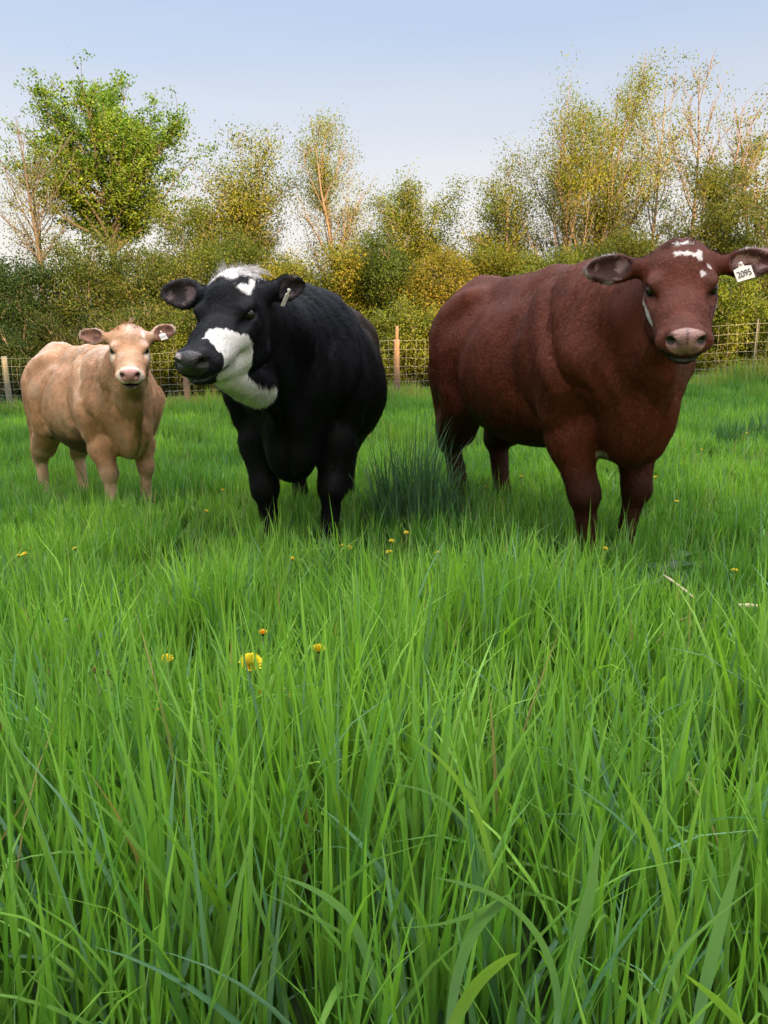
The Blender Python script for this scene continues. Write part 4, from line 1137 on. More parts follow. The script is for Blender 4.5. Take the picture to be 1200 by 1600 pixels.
def make_tree(name, label, cat, group, base, H, width, crown0, prof, rs, n_limb=22, n_twig=7, leaves=9000, lsize=0.12, spread=0.22,
              col=(0.08, 0.15, 0.03), col2=(0.14, 0.2, 0.03), bark=BARK_DARK, stems=1, rt=0.10, upward=0.5, clump=0.35, flat=0.1, bare=0.0, lean=(0, 0), twigr=0.010, top_bare=0.0, lvar=(0.65, 1.15)):
    """tapered trunk(s), limbs and twigs filling a crown profile, leaves set in clusters along the twigs.
    prof: list of (height fraction of crown, half-width fraction)"""
    root = thing(name, label, cat, tuple(base), group)
    bt = Buf(); tips = []
    ph, pw = [p[0] for p in prof], [p[1] for p in prof]
    for s_ in range(stems):
        a0 = rs.random() * 6.28; off = (0.0 if stems == 1 else 0.12 * width)
        p0 = np.array([math.cos(a0) * off * 0.25, math.sin(a0) * off * 0.25, -0.1])
        hh = H * (1.0 if s_ == 0 else rs.uniform(0.72, 0.98))
        d0 = np.array([math.cos(a0) * (0 if stems == 1 else 0.20) + lean[0], math.sin(a0) * (0 if stems == 1 else 0.15) + lean[1], 1.0])
        tr = curve_pts(p0, d0, hh * 0.97, 12, rs, up=0.04, wob=0.045)
        r0 = rt * (1.0 if stems == 1 else 0.75)
        rad = r0 * np.linspace(1, 0.08, 13) ** 0.9
        rad[0] *= 1.25
        bt.tube(tr, rad, 7, cap=False)
        nl = max(5, n_limb // stems)
        for k in range(nl):
            u = (k + rs.random()) / nl                          # height fraction in the crown
            z = crown0 + (H - crown0) * u * 0.95
            if z > tr[-1][2]: z = tr[-1][2] * rs.uniform(0.75, 0.98)
            start_z = max(0.3, z - upward * width * 0.5 * np.interp(u, ph, pw) * 0.8)
            j = np.interp(start_z, tr[:, 2], np.arange(13)); j0 = min(int(j), 11); f_ = j - j0
            ps = tr[j0] * (1 - f_) + tr[j0 + 1] * f_
            L = max(0.25, width * 0.5 * np.interp(u, ph, pw) * rs.uniform(*lvar))
            az = k * 2.399 + rs.normal(0, 0.4)
            tgt = np.array([ps[0] + math.cos(az) * L, ps[1] + math.sin(az) * L, z + rs.normal(0, 0.1)])
            d = tgt - ps; LL = np.linalg.norm(d)
            lim = curve_pts(ps, d, LL, 7, rs, up=0.03, wob=0.10)
            rl = np.interp(start_z, tr[:, 2], rad) * 0.55
            bt.tube(lim, np.linspace(max(rl, twigr * 1.2), twigr * 0.6, 8), 5, cap=False)
            tips.append((lim[3:], 1.0))
            for q in range(n_twig):
                jj = rs.integers(2, 8); st = lim[jj]
                dt = nrm(lim[min(jj, 6) + 1 if jj < 7 else 7] - lim[max(jj - 1, 0)]) + rs.normal(0, 0.55, 3) + np.array([0, 0, 0.18 + 0.35 * upward])
                tl = L * rs.uniform(0.25, 0.5) + 0.15
                tw = curve_pts(st, dt, tl, 4, rs, up=0.05, wob=0.16)
                bt.tube(tw, np.linspace(twigr, twigr * 0.35, 5), 3, cap=False)
                tips.append((tw[1:], 1.0))
    bt.build('trunk', bark, root)
    pts = np.concatenate([t[0] for t in tips])
    if top_bare > 0:
        u = (pts[:, 2] - crown0) / (H - crown0)
        pts = pts[rs.random(len(pts)) > top_bare * sstep(0.35, 0.9, u)]
    # cluster centres
    nc = max(20, int(leaves / 26))
    cidx = rs.integers(0, len(pts), nc)
    cc = pts[cidx] + rs.normal(0, spread * 0.5, (nc, 3))
    per = rs.integers(0, nc, leaves)
    P = cc[per] + rs.normal(0, 1, (leaves, 3)) * np.array([1, 1, 0.62]) * spread * (0.5 + clump)
    cl = rs.random((nc, 1))
    k = np.clip(cl[per] * 0.7 + 0.5 * (vnoise(P, 0.8, 5)[:, None] - 0.3) + rs.normal(0, 0.12, (leaves, 1)), 0, 1)
    cols = (np.array(col) * (1 - k) + np.array(col2) * k) * rs.uniform(0.75, 1.25, (leaves, 1))
    ok = P[:, 2] > 0.05; P = P[ok]; cols = cols[ok]; per = per[ok]
    V, F, C = leaf_cloud(P, lsize, rs, cols, flat)
    # leaves shade with their cluster, so a clump has a light and a dark side
    ln = nrm(np.cross(V[1::4] - V[0::4], V[3::4] - V[0::4]))
    ctr = np.array([P[:, 0].mean(), P[:, 1].mean(), crown0 + (H - crown0) * 0.35])
    per = per[:len(P)]
    out = nrm(P - cc[per]) * 0.6 + nrm(P - ctr) * 0.6 + rs.normal(0, 0.18, (len(P), 3))
    ln = ln * np.sign((ln * out).sum(1, keepdims=True))
    nn_ = nrm(out + ln * 0.35 + np.array([0, -0.25, 0.25]))
    new_mesh('crown', V, F, LEAF_MAT, root, C, smooth=True, normals=np.repeat(nn_, 4, 0))
    return root

ROUND = [(0, 0.55), (0.2, 0.9), (0.45, 1.0), (0.7, 0.85), (0.9, 0.5), (1, 0.15)]
CONE = [(0, 0.85), (0.2, 1.0), (0.5, 0.75), (0.8, 0.4), (1, 0.08)]
VASE = [(0, 0.35), (0.3, 0.6), (0.6, 0.95), (0.85, 0.9), (1, 0.3)]
COLUMN = [(0, 0.7), (0.3, 1.0), (0.6, 0.9), (0.85, 0.6), (1, 0.15)]
BUSH = [(0, 1.0), (0.3, 1.05), (0.6, 0.9), (0.85, 0.6), (1, 0.2)]

GREEN_D, GREEN_D2 = (0.060, 0.105, 0.028), (0.130, 0.190, 0.035)
OLIVE, OLIVE2 = (0.100, 0.105, 0.028), (0.190, 0.180, 0.038)
YEL, YEL2 = (0.165, 0.200, 0.032), (0.290, 0.300, 0.050)
GOLD, GOLD2 = (0.180, 0.160, 0.026), (0.290, 0.240, 0.040)
LIME, LIME2 = (0.130, 0.165, 0.032), (0.240, 0.270, 0.045)
DARK, DARK2 = (0.032, 0.052, 0.020), (0.050, 0.085, 0.022)

def spec_tree(px, py_top, w_px, Y, crown_px, name, label, cat, group, seed, **kw):
    """tree standing at photo column px, top at py_top, crown w_px wide and its lowest leaves at crown_px, at depth Y"""
    top = at(px, py_top, Y); lo = at(px, crown_px, Y)
    gx = at(px, 500, Y)[0]; gz_ = float(ground_z(gx, Y))
    Hh = top[2] - gz_; wd = w_px / FPX * Y * 1.02
    prof = kw.pop('prof', ROUND)
    return make_tree(name, label, cat, group, (gx, Y, gz_), Hh, wd, max(0.1, lo[2] - gz_), prof, np.random.default_rng(seed), **kw)

def build_trees():
    d = QUICK.get('trees', 1.0)
    G1 = 'tall trees behind the fence'
    # --- tall trees
    T = [
        # px, top, width, Y, crown bottom, profile, kwargs, name, label
        (75, 170, 190, 27, 400, VASE, dict(leaves=2000, lsize=0.11, col=LIME, col2=YEL2, bark=BARK_DARK, n_limb=26, n_twig=9, rt=0.13, upward=1.1, spread=0.28, twigr=0.012, stems=2, lean=(-0.18, 0)), 'sparse_tree', 'nearly bare spreading tree at the left edge with pale new leaves'),
        (196, 122, 245, 30, 345, [(0, 0.45), (0.15, 0.85), (0.4, 1.0), (0.65, 0.92), (0.85, 0.66), (1, 0.30)], dict(lvar=(0.50, 1.12), leaves=34000, lsize=0.155, col=(0.085, 0.180, 0.035), col2=(0.25, 0.34, 0.050), bark=BARK_DARK, n_limb=54, n_twig=9, rt=0.24, upward=0.8, spread=0.21, clump=0.22, flat=0.4, twigr=0.018), 'maple_tree', 'large rounded green maple, tallest tree on the left'),
        (335, 205, 175, 25, 330, ROUND, dict(leaves=9500, lsize=0.12, col=LIME, col2=YEL2, bark=BARK_PALE, n_limb=36, n_twig=9, rt=0.13, upward=0.9, spread=0.26, stems=2), 'young_tree', 'airy yellow-green tree just right of the big maple'),
        (548, 165, 150, 25, 400, CONE, dict(leaves=7000, lsize=0.09, col=YEL, col2=YEL2, bark=BARK_RED, n_limb=40, n_twig=8, rt=0.11, upward=1.5, spread=0.24, stems=3), 'slender_tree', 'slender golden tree above the back of the black cow'),
        (605, 270, 80, 26, 420, ROUND, dict(leaves=4200, lsize=0.11, col=LIME, col2=LIME2, bark=BARK_PALE, n_limb=22, n_twig=7, rt=0.08, upward=1.0, spread=0.24), 'young_tree', 'small pale green tree against the right side of the slender golden tree'),
        (668, 288, 110, 27, 400, VASE, dict(leaves=4800, lsize=0.13, col=LIME, col2=LIME2, bark=BARK_PALE, n_limb=20, n_twig=7, rt=0.08, upward=1.0, spread=0.24, stems=2), 'young_tree', 'short green tree at the low gap in the middle of the tree line'),
        (885, 100, 225, 24, 400, ROUND, dict(leaves=22000, lsize=0.10, col=YEL, col2=YEL2, bark=BARK_RED, n_limb=60, n_twig=9, rt=0.13, upward=1.6, spread=0.25, stems=5), 'multi_stemmed_tree', 'tall yellow multi-stemmed tree left of the head of the red-brown cow'),
        (815, 255, 90, 25, 430, COLUMN, dict(leaves=5000, lsize=0.11, col=LIME, col2=YEL2, bark=BARK_RED, n_limb=24, n_twig=8, rt=0.08, upward=1.2, spread=0.25, stems=2), 'young_tree', 'lower yellow-green tree on the left flank of the tall yellow tree'),
        (985, 70, 125, 26, 420, VASE, dict(leaves=2300, lsize=0.12, col=LIME, col2=YEL, bark=BARK_RED, n_limb=36, n_twig=10, rt=0.11, upward=1.6, spread=0.22, stems=2, twigr=0.011), 'sparse_tree', 'thinly leaved tall tree right of the tall yellow tree'),
        (1090, 82, 125, 24, 380, VASE, dict(leaves=1500, lsize=0.12, col=LIME, col2=YEL2, bark=BARK_RED, n_limb=34, n_twig=10, rt=0.11, upward=1.6, spread=0.22, stems=2, twigr=0.011), 'sparse_tree', 'nearly leafless reddish tree above the numbered ear tag'),
        (1185, 82, 110, 23, 400, VASE, dict(leaves=2800, lsize=0.12, col=YEL, col2=YEL2, bark=BARK_RED, n_limb=34, n_twig=10, rt=0.12, upward=1.6, spread=0.22, stems=3, twigr=0.011), 'sparse_tree', 'tall pinkish-stemmed tree at the right edge of the picture'),
        (1290, 130, 160, 24, 420, ROUND, dict(leaves=6000, lsize=0.13, col=LIME, col2=YEL2, bark=BARK_RED, n_limb=30, n_twig=7, rt=0.12, upward=1.2, spread=0.25), 'young_tree', 'leafy tree just beyond the right edge of the picture'),
        (-130, 400, 200, 26, 450, ROUND, dict(leaves=5000, lsize=0.15, col=GREEN_D, col2=LIME2, bark=BARK_DARK, n_limb=30, n_twig=7, rt=0.14, upward=0.9, spread=0.3), 'young_tree', 'green tree just beyond the left edge of the picture'),
        (-330, 250, 190, 27, 420, ROUND, dict(leaves=6000, lsize=0.13, col=LIME, col2=YEL2, bark=BARK_DARK, n_limb=28, n_twig=7, rt=0.13, upward=1.0, spread=0.28), 'young_tree', 'yellow-green tree far beyond the left edge of the picture'),
        (1480, 170, 190, 24, 420, ROUND, dict(leaves=6000, lsize=0.13, col=LIME, col2=YEL2, bark=BARK_RED, n_limb=28, n_twig=7, rt=0.13, upward=1.0, spread=0.28), 'young_tree', 'yellow-green tree far beyond the right edge of the picture'),
        (430, 300, 90, 27, 420, COLUMN, dict(leaves=3600, lsize=0.11, col=OLIVE, col2=YEL, bark=BARK_RED, n_limb=20, n_twig=7, rt=0.08, upward=1.3, spread=0.22, stems=2), 'young_tree', 'thin olive tree in the dip left of the slender golden tree'),
        (745, 345, 70, 26, 440, COLUMN, dict(leaves=3600, lsize=0.11, col=GOLD, col2=GOLD2, bark=BARK_RED, n_limb=18, n_twig=6, rt=0.06, upward=1.2, spread=0.22, stems=2), 'young_tree', 'short golden tree above the rump of the red-brown cow'),
    ]
    for i, (px, tp, w_, Y, cb, pr, kw, nm, lb) in enumerate(T):
        kw = dict(kw); kw['leaves'] = int(kw['leaves'] * d * (1.8 if kw['lsize'] > 0.15 else 3.2)); kw['lsize'] = kw['lsize'] * (0.68 if kw['lsize'] > 0.15 else 0.53)
        spec_tree(px, tp, w_, Y, cb, nm, lb, 'tree', G1, 100 + i, prof=pr, **kw)
    # --- middle layer: bushy trees that close the view
    M = [
        (-60, 400, 170, 20.5, DARK, GREEN_D, 'dark bushy tree beyond the left edge'),
        (30, 392, 150, 20, DARK, GREEN_D, 'dark bushy tree behind the rump of the calf'),
        (150, 350, 150, 21, OLIVE, GREEN_D2, 'broad olive tree under the big maple'),
        (250, 365, 130, 19.5, GREEN_D, OLIVE2, 'green bushy tree above the head of the calf'),
        (330, 318, 140, 21.5, LIME, YEL, 'yellow-green bushy tree behind the right ear of the black cow'),
        (405, 350, 110, 20.5, OLIVE, GREEN_D2, 'olive bushy tree above the white poll of the black cow'),
        (475, 372, 120, 20, YEL, GOLD2, 'golden bushy tree behind the shoulders of the black cow'),
        (555, 385, 120, 21, OLIVE, YEL, 'olive-gold bushy tree behind the back of the black cow'),
        (615, 355, 110, 20.5, DARK, GREEN_D2, 'dark green bushy tree above the spliced fence post'),
        (690, 375, 110, 20, GOLD, GOLD2, 'bright golden bushy tree left of the rump of the red-brown cow'),
        (775, 372, 120, 21.5, YEL, GOLD, 'yellow bushy tree above the hips of the red-brown cow'),
        (850, 385, 130, 20.5, LIME, YEL, 'lime bushy tree above the back of the red-brown cow'),
        (940, 375, 120, 21.5, OLIVE, YEL, 'olive bushy tree behind the left-hand ear of the red-brown cow'),
        (1010, 345, 110, 20, OLIVE, LIME, 'olive bushy tree behind the poll of the red-brown cow'),
        (1085, 245, 150, 21, GREEN_D, OLIVE2, 'tall dark green tree behind the numbered ear tag'),
        (1165, 330, 130, 20, OLIVE, LIME, 'green bushy tree at the right edge of the picture'),
        (1260, 330, 150, 20, OLIVE, LIME, 'green bushy tree beyond the right edge'),
        (1380, 345, 150, 20.5, GREEN_D, OLIVE2, 'second bushy tree beyond the right edge'), (1500, 330, 160, 20, OLIVE, LIME, 'third bushy tree beyond the right edge'),
        (-190, 390, 170, 21, GREEN_D, OLIVE2, 'second bushy tree beyond the left edge'), (-320, 380, 170, 20.5, DARK, GREEN_D, 'third bushy tree beyond the left edge'),
    ]
    for i, (px, tp, w_, Y, c1, c2, lb) in enumerate(M):
        spec_tree(px, tp, w_, Y, 585, 'bushy_tree', lb, 'tree', 'bushy trees between the fence and the tall trees', 300 + i, prof=BUSH, leaves=int(42000 * d), lsize=0.056,
                  col=c1, col2=c2, bark=BARK_DARK, n_limb=44, n_twig=6, rt=0.07, upward=0.8, spread=0.21, stems=3, clump=0.3)
    B_ = [(5, 430, 150, 25.5, DARK, GREEN_D, 'distant dark tree filling the gap at the far left'), (110, 420, 130, 25.0, OLIVE, GREEN_D2, 'distant olive tree low behind the bare tree at the left'),
          (460, 420, 130, 24.5, OLIVE, YEL, 'distant olive tree low behind the golden bushy tree'), (610, 415, 120, 25.5, GREEN_D, OLIVE2, 'distant green tree under the low gap in the tree line'),
          (740, 425, 120, 24.8, OLIVE, YEL, 'distant olive tree behind the short golden tree'), (960, 400, 140, 25.2, OLIVE, LIME, 'distant tree low behind the thinly leaved tall tree'),
          (1150, 400, 140, 25.5, OLIVE, GREEN_D2, 'distant tree low behind the pinkish-stemmed tree')]
    for i, (px, tp, w_, Y, c1, c2, lb) in enumerate(B_):
        spec_tree(px, tp, w_, Y, 585, 'bushy_tree', lb, 'tree', 'bushy trees between the fence and the tall trees', 400 + i, prof=BUSH, leaves=int(14000 * d), lsize=0.085,
                  col=c1, col2=c2, bark=BARK_DARK, n_limb=34, n_twig=5, rt=0.07, upward=0.7, spread=0.26, stems=2, clump=0.4)
    # --- front shrubs along the fence
    F_ = [
        (-70, 470, 150, 17.5, DARK, GREEN_D), (35, 500, 130, 17.4, DARK, GREEN_D), (120, 470, 120, 17.2, DARK, OLIVE), (205, 480, 120, 17, GREEN_D, OLIVE2),
        (275, 455, 100, 16.8, LIME, YEL), (350, 470, 110, 16.6, GREEN_D, LIME), (430, 460, 110, 16.6, OLIVE, YEL), (505, 450, 110, 16.4, YEL, GOLD),
        (585, 485, 90, 16.2, LIME, YEL), (650, 470, 95, 16.0, LIME, LIME2), (720, 450, 100, 16.2, GOLD, YEL2), (800, 455, 110, 15.9, LIME, YEL),
        (890, 450, 110, 16.0, OLIVE, YEL), (975, 455, 110, 15.8, LIME, YEL), (1060, 440, 110, 15.6, LIME, GREEN_D2), (1130, 430, 110, 15.5, GREEN_D2, LIME2),
        (1200, 440, 110, 15.4, LIME, GREEN_D2), (1290, 440, 130, 15.4, LIME, GREEN_D2), (-190, 470, 150, 17.8, DARK, GREEN_D), (-310, 480, 150, 18, GREEN_D, OLIVE2), (1400, 440, 130, 15.3, OLIVE, LIME), (1510, 430, 130, 15.3, LIME, GREEN_D2)]
    where = ['beyond the left edge', 'behind the grey post at the left edge', 'behind the back of the calf', 'behind the head of the calf', 'between the calf and the black cow',
             'behind the muzzle of the black cow', 'behind the left-hand shoulder of the black cow', 'behind the back of the black cow', 'left of the spliced fence post',
             'right of the spliced fence post', 'at the rump of the red-brown cow', 'behind the hips of the red-brown cow', 'behind the ribs of the red-brown cow',
             'behind the withers of the red-brown cow', 'behind the head of the red-brown cow', 'right of the muzzle of the red-brown cow', 'at the right edge of the picture', 'beyond the right edge', 'second beyond the left edge', 'third beyond the left edge', 'second beyond the right edge', 'third beyond the right edge']
    for i, (px, tp, w_, Y, c1, c2) in enumerate(F_):
        tone = 'dark' if c1 in (DARK, GREEN_D) else 'golden' if c1 in (GOLD, YEL) else 'bright green' if c1 == LIME else 'olive'
        tp = tp + [-22, 10, 26, -12, 18, -6][i % 6]; w_ = w_ * [1.0, 0.8, 1.1, 0.85][i % 4]
        spec_tree(px, tp, w_, Y, 620, 'shrub', '%s leafy shrub behind the wire fence, %s' % (tone, where[i]), 'shrub', 'shrubs along the wire fence', 500 + i, prof=BUSH,
                  leaves=int(24000 * d), lsize=0.046, col=c1, col2=c2, bark=BARK_PALE, n_limb=34, n_twig=7, rt=0.03, upward=1.0, spread=0.15, stems=5, clump=0.25, twigr=0.007)
if not QUICK.get('notrees'):
    build_trees()

# unseen tree belt added behind the viewer to shade the near pasture and the cattle
def build_belt():
    rs = np.random.default_rng(77)
    n = 40000
    X = rs.uniform(-40, 75, n)
    top = 8.5 + 1.0 * (fbm(np.stack([X, X * 0, X * 0], -1), 0.16, 4, 3) - 0.5)
    Z = top * rs.random(n) ** 0.75 + ground_z(X, X * 0 - 46)
    Y = -46 + rs.normal(0, 1.5, n) + 0.0 * X
    c = np.array([0.05, 0.10, 0.03]) * rs.uniform(0.7, 1.3, (n, 1))
    V, F, C = leaf_cloud(np.stack([X, Y, Z], -1), 0.75, rs, c, 0.0)
    o = new_mesh('shade_belt', V, F, LEAF_MAT, None, C, smooth=False)
    tag(o, kind='stuff', label='unseen tree belt added behind the viewer to shade the pasture')
if not QUICK.get('nobelt'):
    build_belt()
# ------------------------------------------------------------------ grass
GRASS_MAT = mat_vcol('grass_blade', rough=0.45, trans=0.38, spec=0.28, tcol=(1.15, 1.25, 0.45))

def blades(name, X, Y, h, w, segs, rs, green, lean_amt=0.25, curl=0.5, three=False, zoff=0.0, crease=0.0, label='tall green pasture grass', normals=False):
    """grass blades rooted at X,Y; h heights, w widths, green (n,3) colours"""
    n = len(X)
    Z = ground_z(X, Y) + zoff - 0.01
    az = rs.random(n) * 2 * math.pi
    d = np.stack([np.cos(az), np.sin(az), np.zeros(n)], -1)
    th0 = np.abs(rs.normal(0.04, lean_amt * 0.6, n))
    th1 = np.abs(rs.normal(curl * 0.55, curl * 0.6, n))
    droop = rs.random(n) < 0.10
    th1 = np.where(droop, th1 + rs.uniform(0.6, 1.3, n), th1)
    seg = h / segs
    pos = np.stack([X, Y, Z], -1)
    sa = az + math.pi / 2 + rs.normal(0, 0.5, n)
    side = np.stack([np.cos(sa), np.sin(sa), np.zeros(n)], -1)
    rows = []; k = 3 if three else 2
    cols = []
    base_tint = rs.uniform(0, 1, (n, 1))
    for i in range(segs + 1):
        t = i / segs
        ww = w * (0.50 + 0.85 * t ** 0.6) * np.clip(1.18 - t ** 1.7 * 1.16, 0.02, 1) * 0.52
        tang = d * np.sin(th0 + th1 * t ** 1.6)[:, None] + np.array([0, 0, 1.0]) * np.cos(th0 + th1 * t ** 1.6)[:, None]
        if three:
            nn = np.cross(tang, side)
            rows += [pos - side * ww[:, None], pos + nn * (ww * 0.45)[:, None], pos + side * ww[:, None]]
        else:
            rows += [pos - side * ww[:, None], pos + side * ww[:, None]]
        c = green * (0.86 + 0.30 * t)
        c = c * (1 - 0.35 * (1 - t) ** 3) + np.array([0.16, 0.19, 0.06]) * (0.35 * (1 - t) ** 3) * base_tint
        cols += [c] * k
        pos = pos + tang * seg[:, None]
    V = np.stack(rows, 1).reshape(-1, 3); C = np.stack(cols, 1).reshape(-1, 3)
    m = k * (segs + 1)
    base = (np.arange(n) * m)[:, None]
    Fs = []
    for i in range(segs):
        for j in range(k - 1):
            a = i * k + j
            Fs.append(base + np.array([[a, a + 1, a + k + 1, a + k]]))
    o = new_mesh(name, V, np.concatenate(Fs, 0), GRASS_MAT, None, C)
    tag(o, kind='stuff', label=label)
    return o

def grass_colour(X, Y, rs, yel=0.5):
    n = len(X)
    P = np.stack([X, Y, X * 0], -1)
    k = np.clip(fbm(P, 1.3, 71, 3) * 1.6 - 0.3 + rs.normal(0, 0.20, n) + (yel - 0.5), 0, 1)[:, None]
    a = np.array([0.085, 0.225, 0.038]); b = np.array([0.235, 0.425, 0.055])
    c = a * (1 - k) + b * k
    blue = (rs.random(n) < 0.07)[:, None]
    c = np.where(blue, np.array([0.130, 0.260, 0.135]), c)
    dry = (rs.random(n) < 0.006)[:, None]
    c = np.where(dry, np.array([0.36, 0.28, 0.12]), c)
    return c * rs.uniform(0.75, 1.25, (n, 1))

def scatter(n, y0, y1, hw0, hwk, rs, pw=1.0):
    """points in a wedge in front of the camera, even per area"""
    out = []; tot = 0
    while tot < n:
        Y = rs.uniform(y0, y1, n); X = rs.uniform(-1, 1, n) * (hw0 + hwk * y1)
        keep = np.abs(X) < hw0 + hwk * Y
        out.append(np.stack([X[keep], Y[keep]], -1)); tot += keep.sum()
    A = np.concatenate(out)[:n]
    return A[:, 0], A[:, 1]

def clumped(X, Y, rs, amt):
    """pull roots together into tufts"""
    cell = 0.11
    gx = np.floor(X / cell); gy = np.floor(Y / cell)
    cx = (gx + 0.15 + 0.7 * hashn(gx.astype(int), gy.astype(int), gx.astype(int) * 0, 5)) * cell
    cy = (gy + 0.15 + 0.7 * hashn(gx.astype(int), gy.astype(int), gx.astype(int) * 0, 6)) * cell
    return X + (cx - X) * amt, Y + (cy - Y) * amt

def hfield(X, Y):
    P = np.stack([X, Y, X * 0], -1)
    base = np.interp(Y, [0.4, 1.2, 1.9, 2.5, 3.1, 4.5, 8, 14], [0.36, 0.38, 0.36, 0.26, 0.20, 0.18, 0.16, 0.17])
    v = 0.55 * fbm(P, 1.1, 81, 3) + 0.45 * sstep(0.30, 0.72, vnoise(P, 3.6, 83))
    # a lower, darker hollow left of centre and the tall front band
    return base * (0.50 + 1.0 * v)

def build_grass():
    rs = np.random.default_rng(20)
    q = QUICK.get('grass', 1.0)
    # nearest: broad blades with a crease
    X, Y = scatter(int(27000 * q), 0.05, 2.3, 1.35, 0.60, rs)
    X, Y = clumped(X, Y, rs, 0.35)
    h = hfield(X, Y) * rs.uniform(0.40, 1.25, len(X))
    w = rs.uniform(0.0065, 0.0145, len(X)) * (0.85 + 0.4 * (rs.random(len(X)) < 0.18))
    far = np.hypot(X, Y) > 0.30
    X, Y, h, w = X[far], Y[far], h[far], w[far]
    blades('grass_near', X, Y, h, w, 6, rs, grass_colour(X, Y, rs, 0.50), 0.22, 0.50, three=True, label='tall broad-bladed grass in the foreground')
    X, Y = scatter(int(115000 * q), 2.1, 6.0, 1.6, 0.66, rs)
    X, Y = clumped(X, Y, rs, 0.4)
    h = hfield(X, Y) * rs.uniform(0.55, 1.25, len(X)) * (1 + 0.35 * (rs.random(len(X)) < 0.05)); w = rs.uniform(0.006, 0.011, len(X))
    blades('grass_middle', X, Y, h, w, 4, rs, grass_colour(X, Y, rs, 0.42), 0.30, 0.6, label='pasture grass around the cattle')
    X, Y = scatter(int(200000 * q), 5.8, 17.5, 2.2, 0.72, rs)
    h = hfield(X, Y) * rs.uniform(0.6, 1.2, len(X)); w = rs.uniform(0.007, 0.013, len(X))
    P = np.stack([X, Y, X * 0], -1)
    # rank unmown strip along the fence
    fy = np.interp(X, [p[0] for p in fence_pts], [p[1] for p in fence_pts])
    near_f = np.exp(-((Y - fy) / 0.5) ** 2)
    h = h * (1 + 1.2 * near_f)
    c = grass_colour(X, Y, rs, 0.38)
    dk = sstep(0.50, 0.62, fbm(P, 0.9, 88, 3))[:, None]
    c = c * (1 - 0.22 * dk); h = h * (1 + 0.5 * dk[:, 0])
    st = near_f[:, None] * (rs.random((len(X), 1)) < 0.45)
    c = c * (1 - st) + np.array([0.34, 0.27, 0.09]) * st
    blades('grass_far', X, Y, h, w, 3, rs, c, 0.28, 0.5, label='short grass running back to the wire fence')
    X, Y = scatter(int(1500 * q), 2.3, 5.5, 0.5, 0.56, rs)
    h = rs.uniform(0.22, 0.38, len(X)); w = rs.uniform(0.002, 0.0035, len(X))
    blades('grass_seed_stems', X, Y, h, w, 5, rs, np.array([0.30, 0.36, 0.16])[None, :] * rs.uniform(0.7, 1.2, (len(X), 1)), 0.30, 0.6, label='thin pale seed stems standing up among the cattle')
    # dark blue-green tussock beside the hind legs of the red-brown cow
    def tussock(px, Y0, rad, n, hh, col, label, seed):
        r2 = np.random.default_rng(seed)
        c0 = at(px, 700, Y0)
        a = r2.random(n) * 2 * math.pi; rr = rad * np.sqrt(r2.random(n))
        X = c0[0] + rr * np.cos(a); Y = Y0 + rr * np.sin(a) * 0.8
        h = hh * r2.uniform(0.5, 1.1, n) * (1 - 0.35 * rr / rad); w = r2.uniform(0.006, 0.011, n)
        c = np.array(col)[None, :] * r2.uniform(0.7, 1.3, (n, 1))
        o = blades('grass_tussock', X, Y, h, w, 5, r2, c, 0.30, 0.75, label=label)
        o['kind'] = 'stuff'
    tussock(655, 3.75, 0.25, 480, 0.72, (0.060, 0.135, 0.070), 'dark tall grass tussock beside the hind legs of the red-brown cow', 3)
    tussock(590, 3.9, 0.22, 260, 0.30, (0.060, 0.145, 0.065), 'low dark grass tussock between the black and the red-brown cow', 4)
    tussock(1185, 6.2, 0.40, 500, 0.40, (0.060, 0.145, 0.055), 'dark grass tussock at the right edge behind the red-brown cow', 5)
    # long arching blades at the bottom of the picture: (px,py of root area, depth, height, azimuth, bend)
    r3 = np.random.default_rng(9)
    n = 220
    X = r3.uniform(-0.75, 0.75, n); Y = r3.uniform(0.62, 1.5, n)
    keep = np.abs(X) < 0.25 + 0.5 * Y; X, Y = X[keep], Y[keep]; n = len(X)
    c = np.where(r3.random((n, 1)) < 0.5, np.array([0.07, 0.17, 0.07]), np.array([0.12, 0.24, 0.04])) * r3.uniform(0.8, 1.2, (n, 1))
    blades('grass_arching_blades', X, Y, r3.uniform(0.32, 0.52, n), r3.uniform(0.008, 0.015, n), 12, r3, c, 0.35, 1.6, three=True, label='long arching grass blades bending over in the foreground')

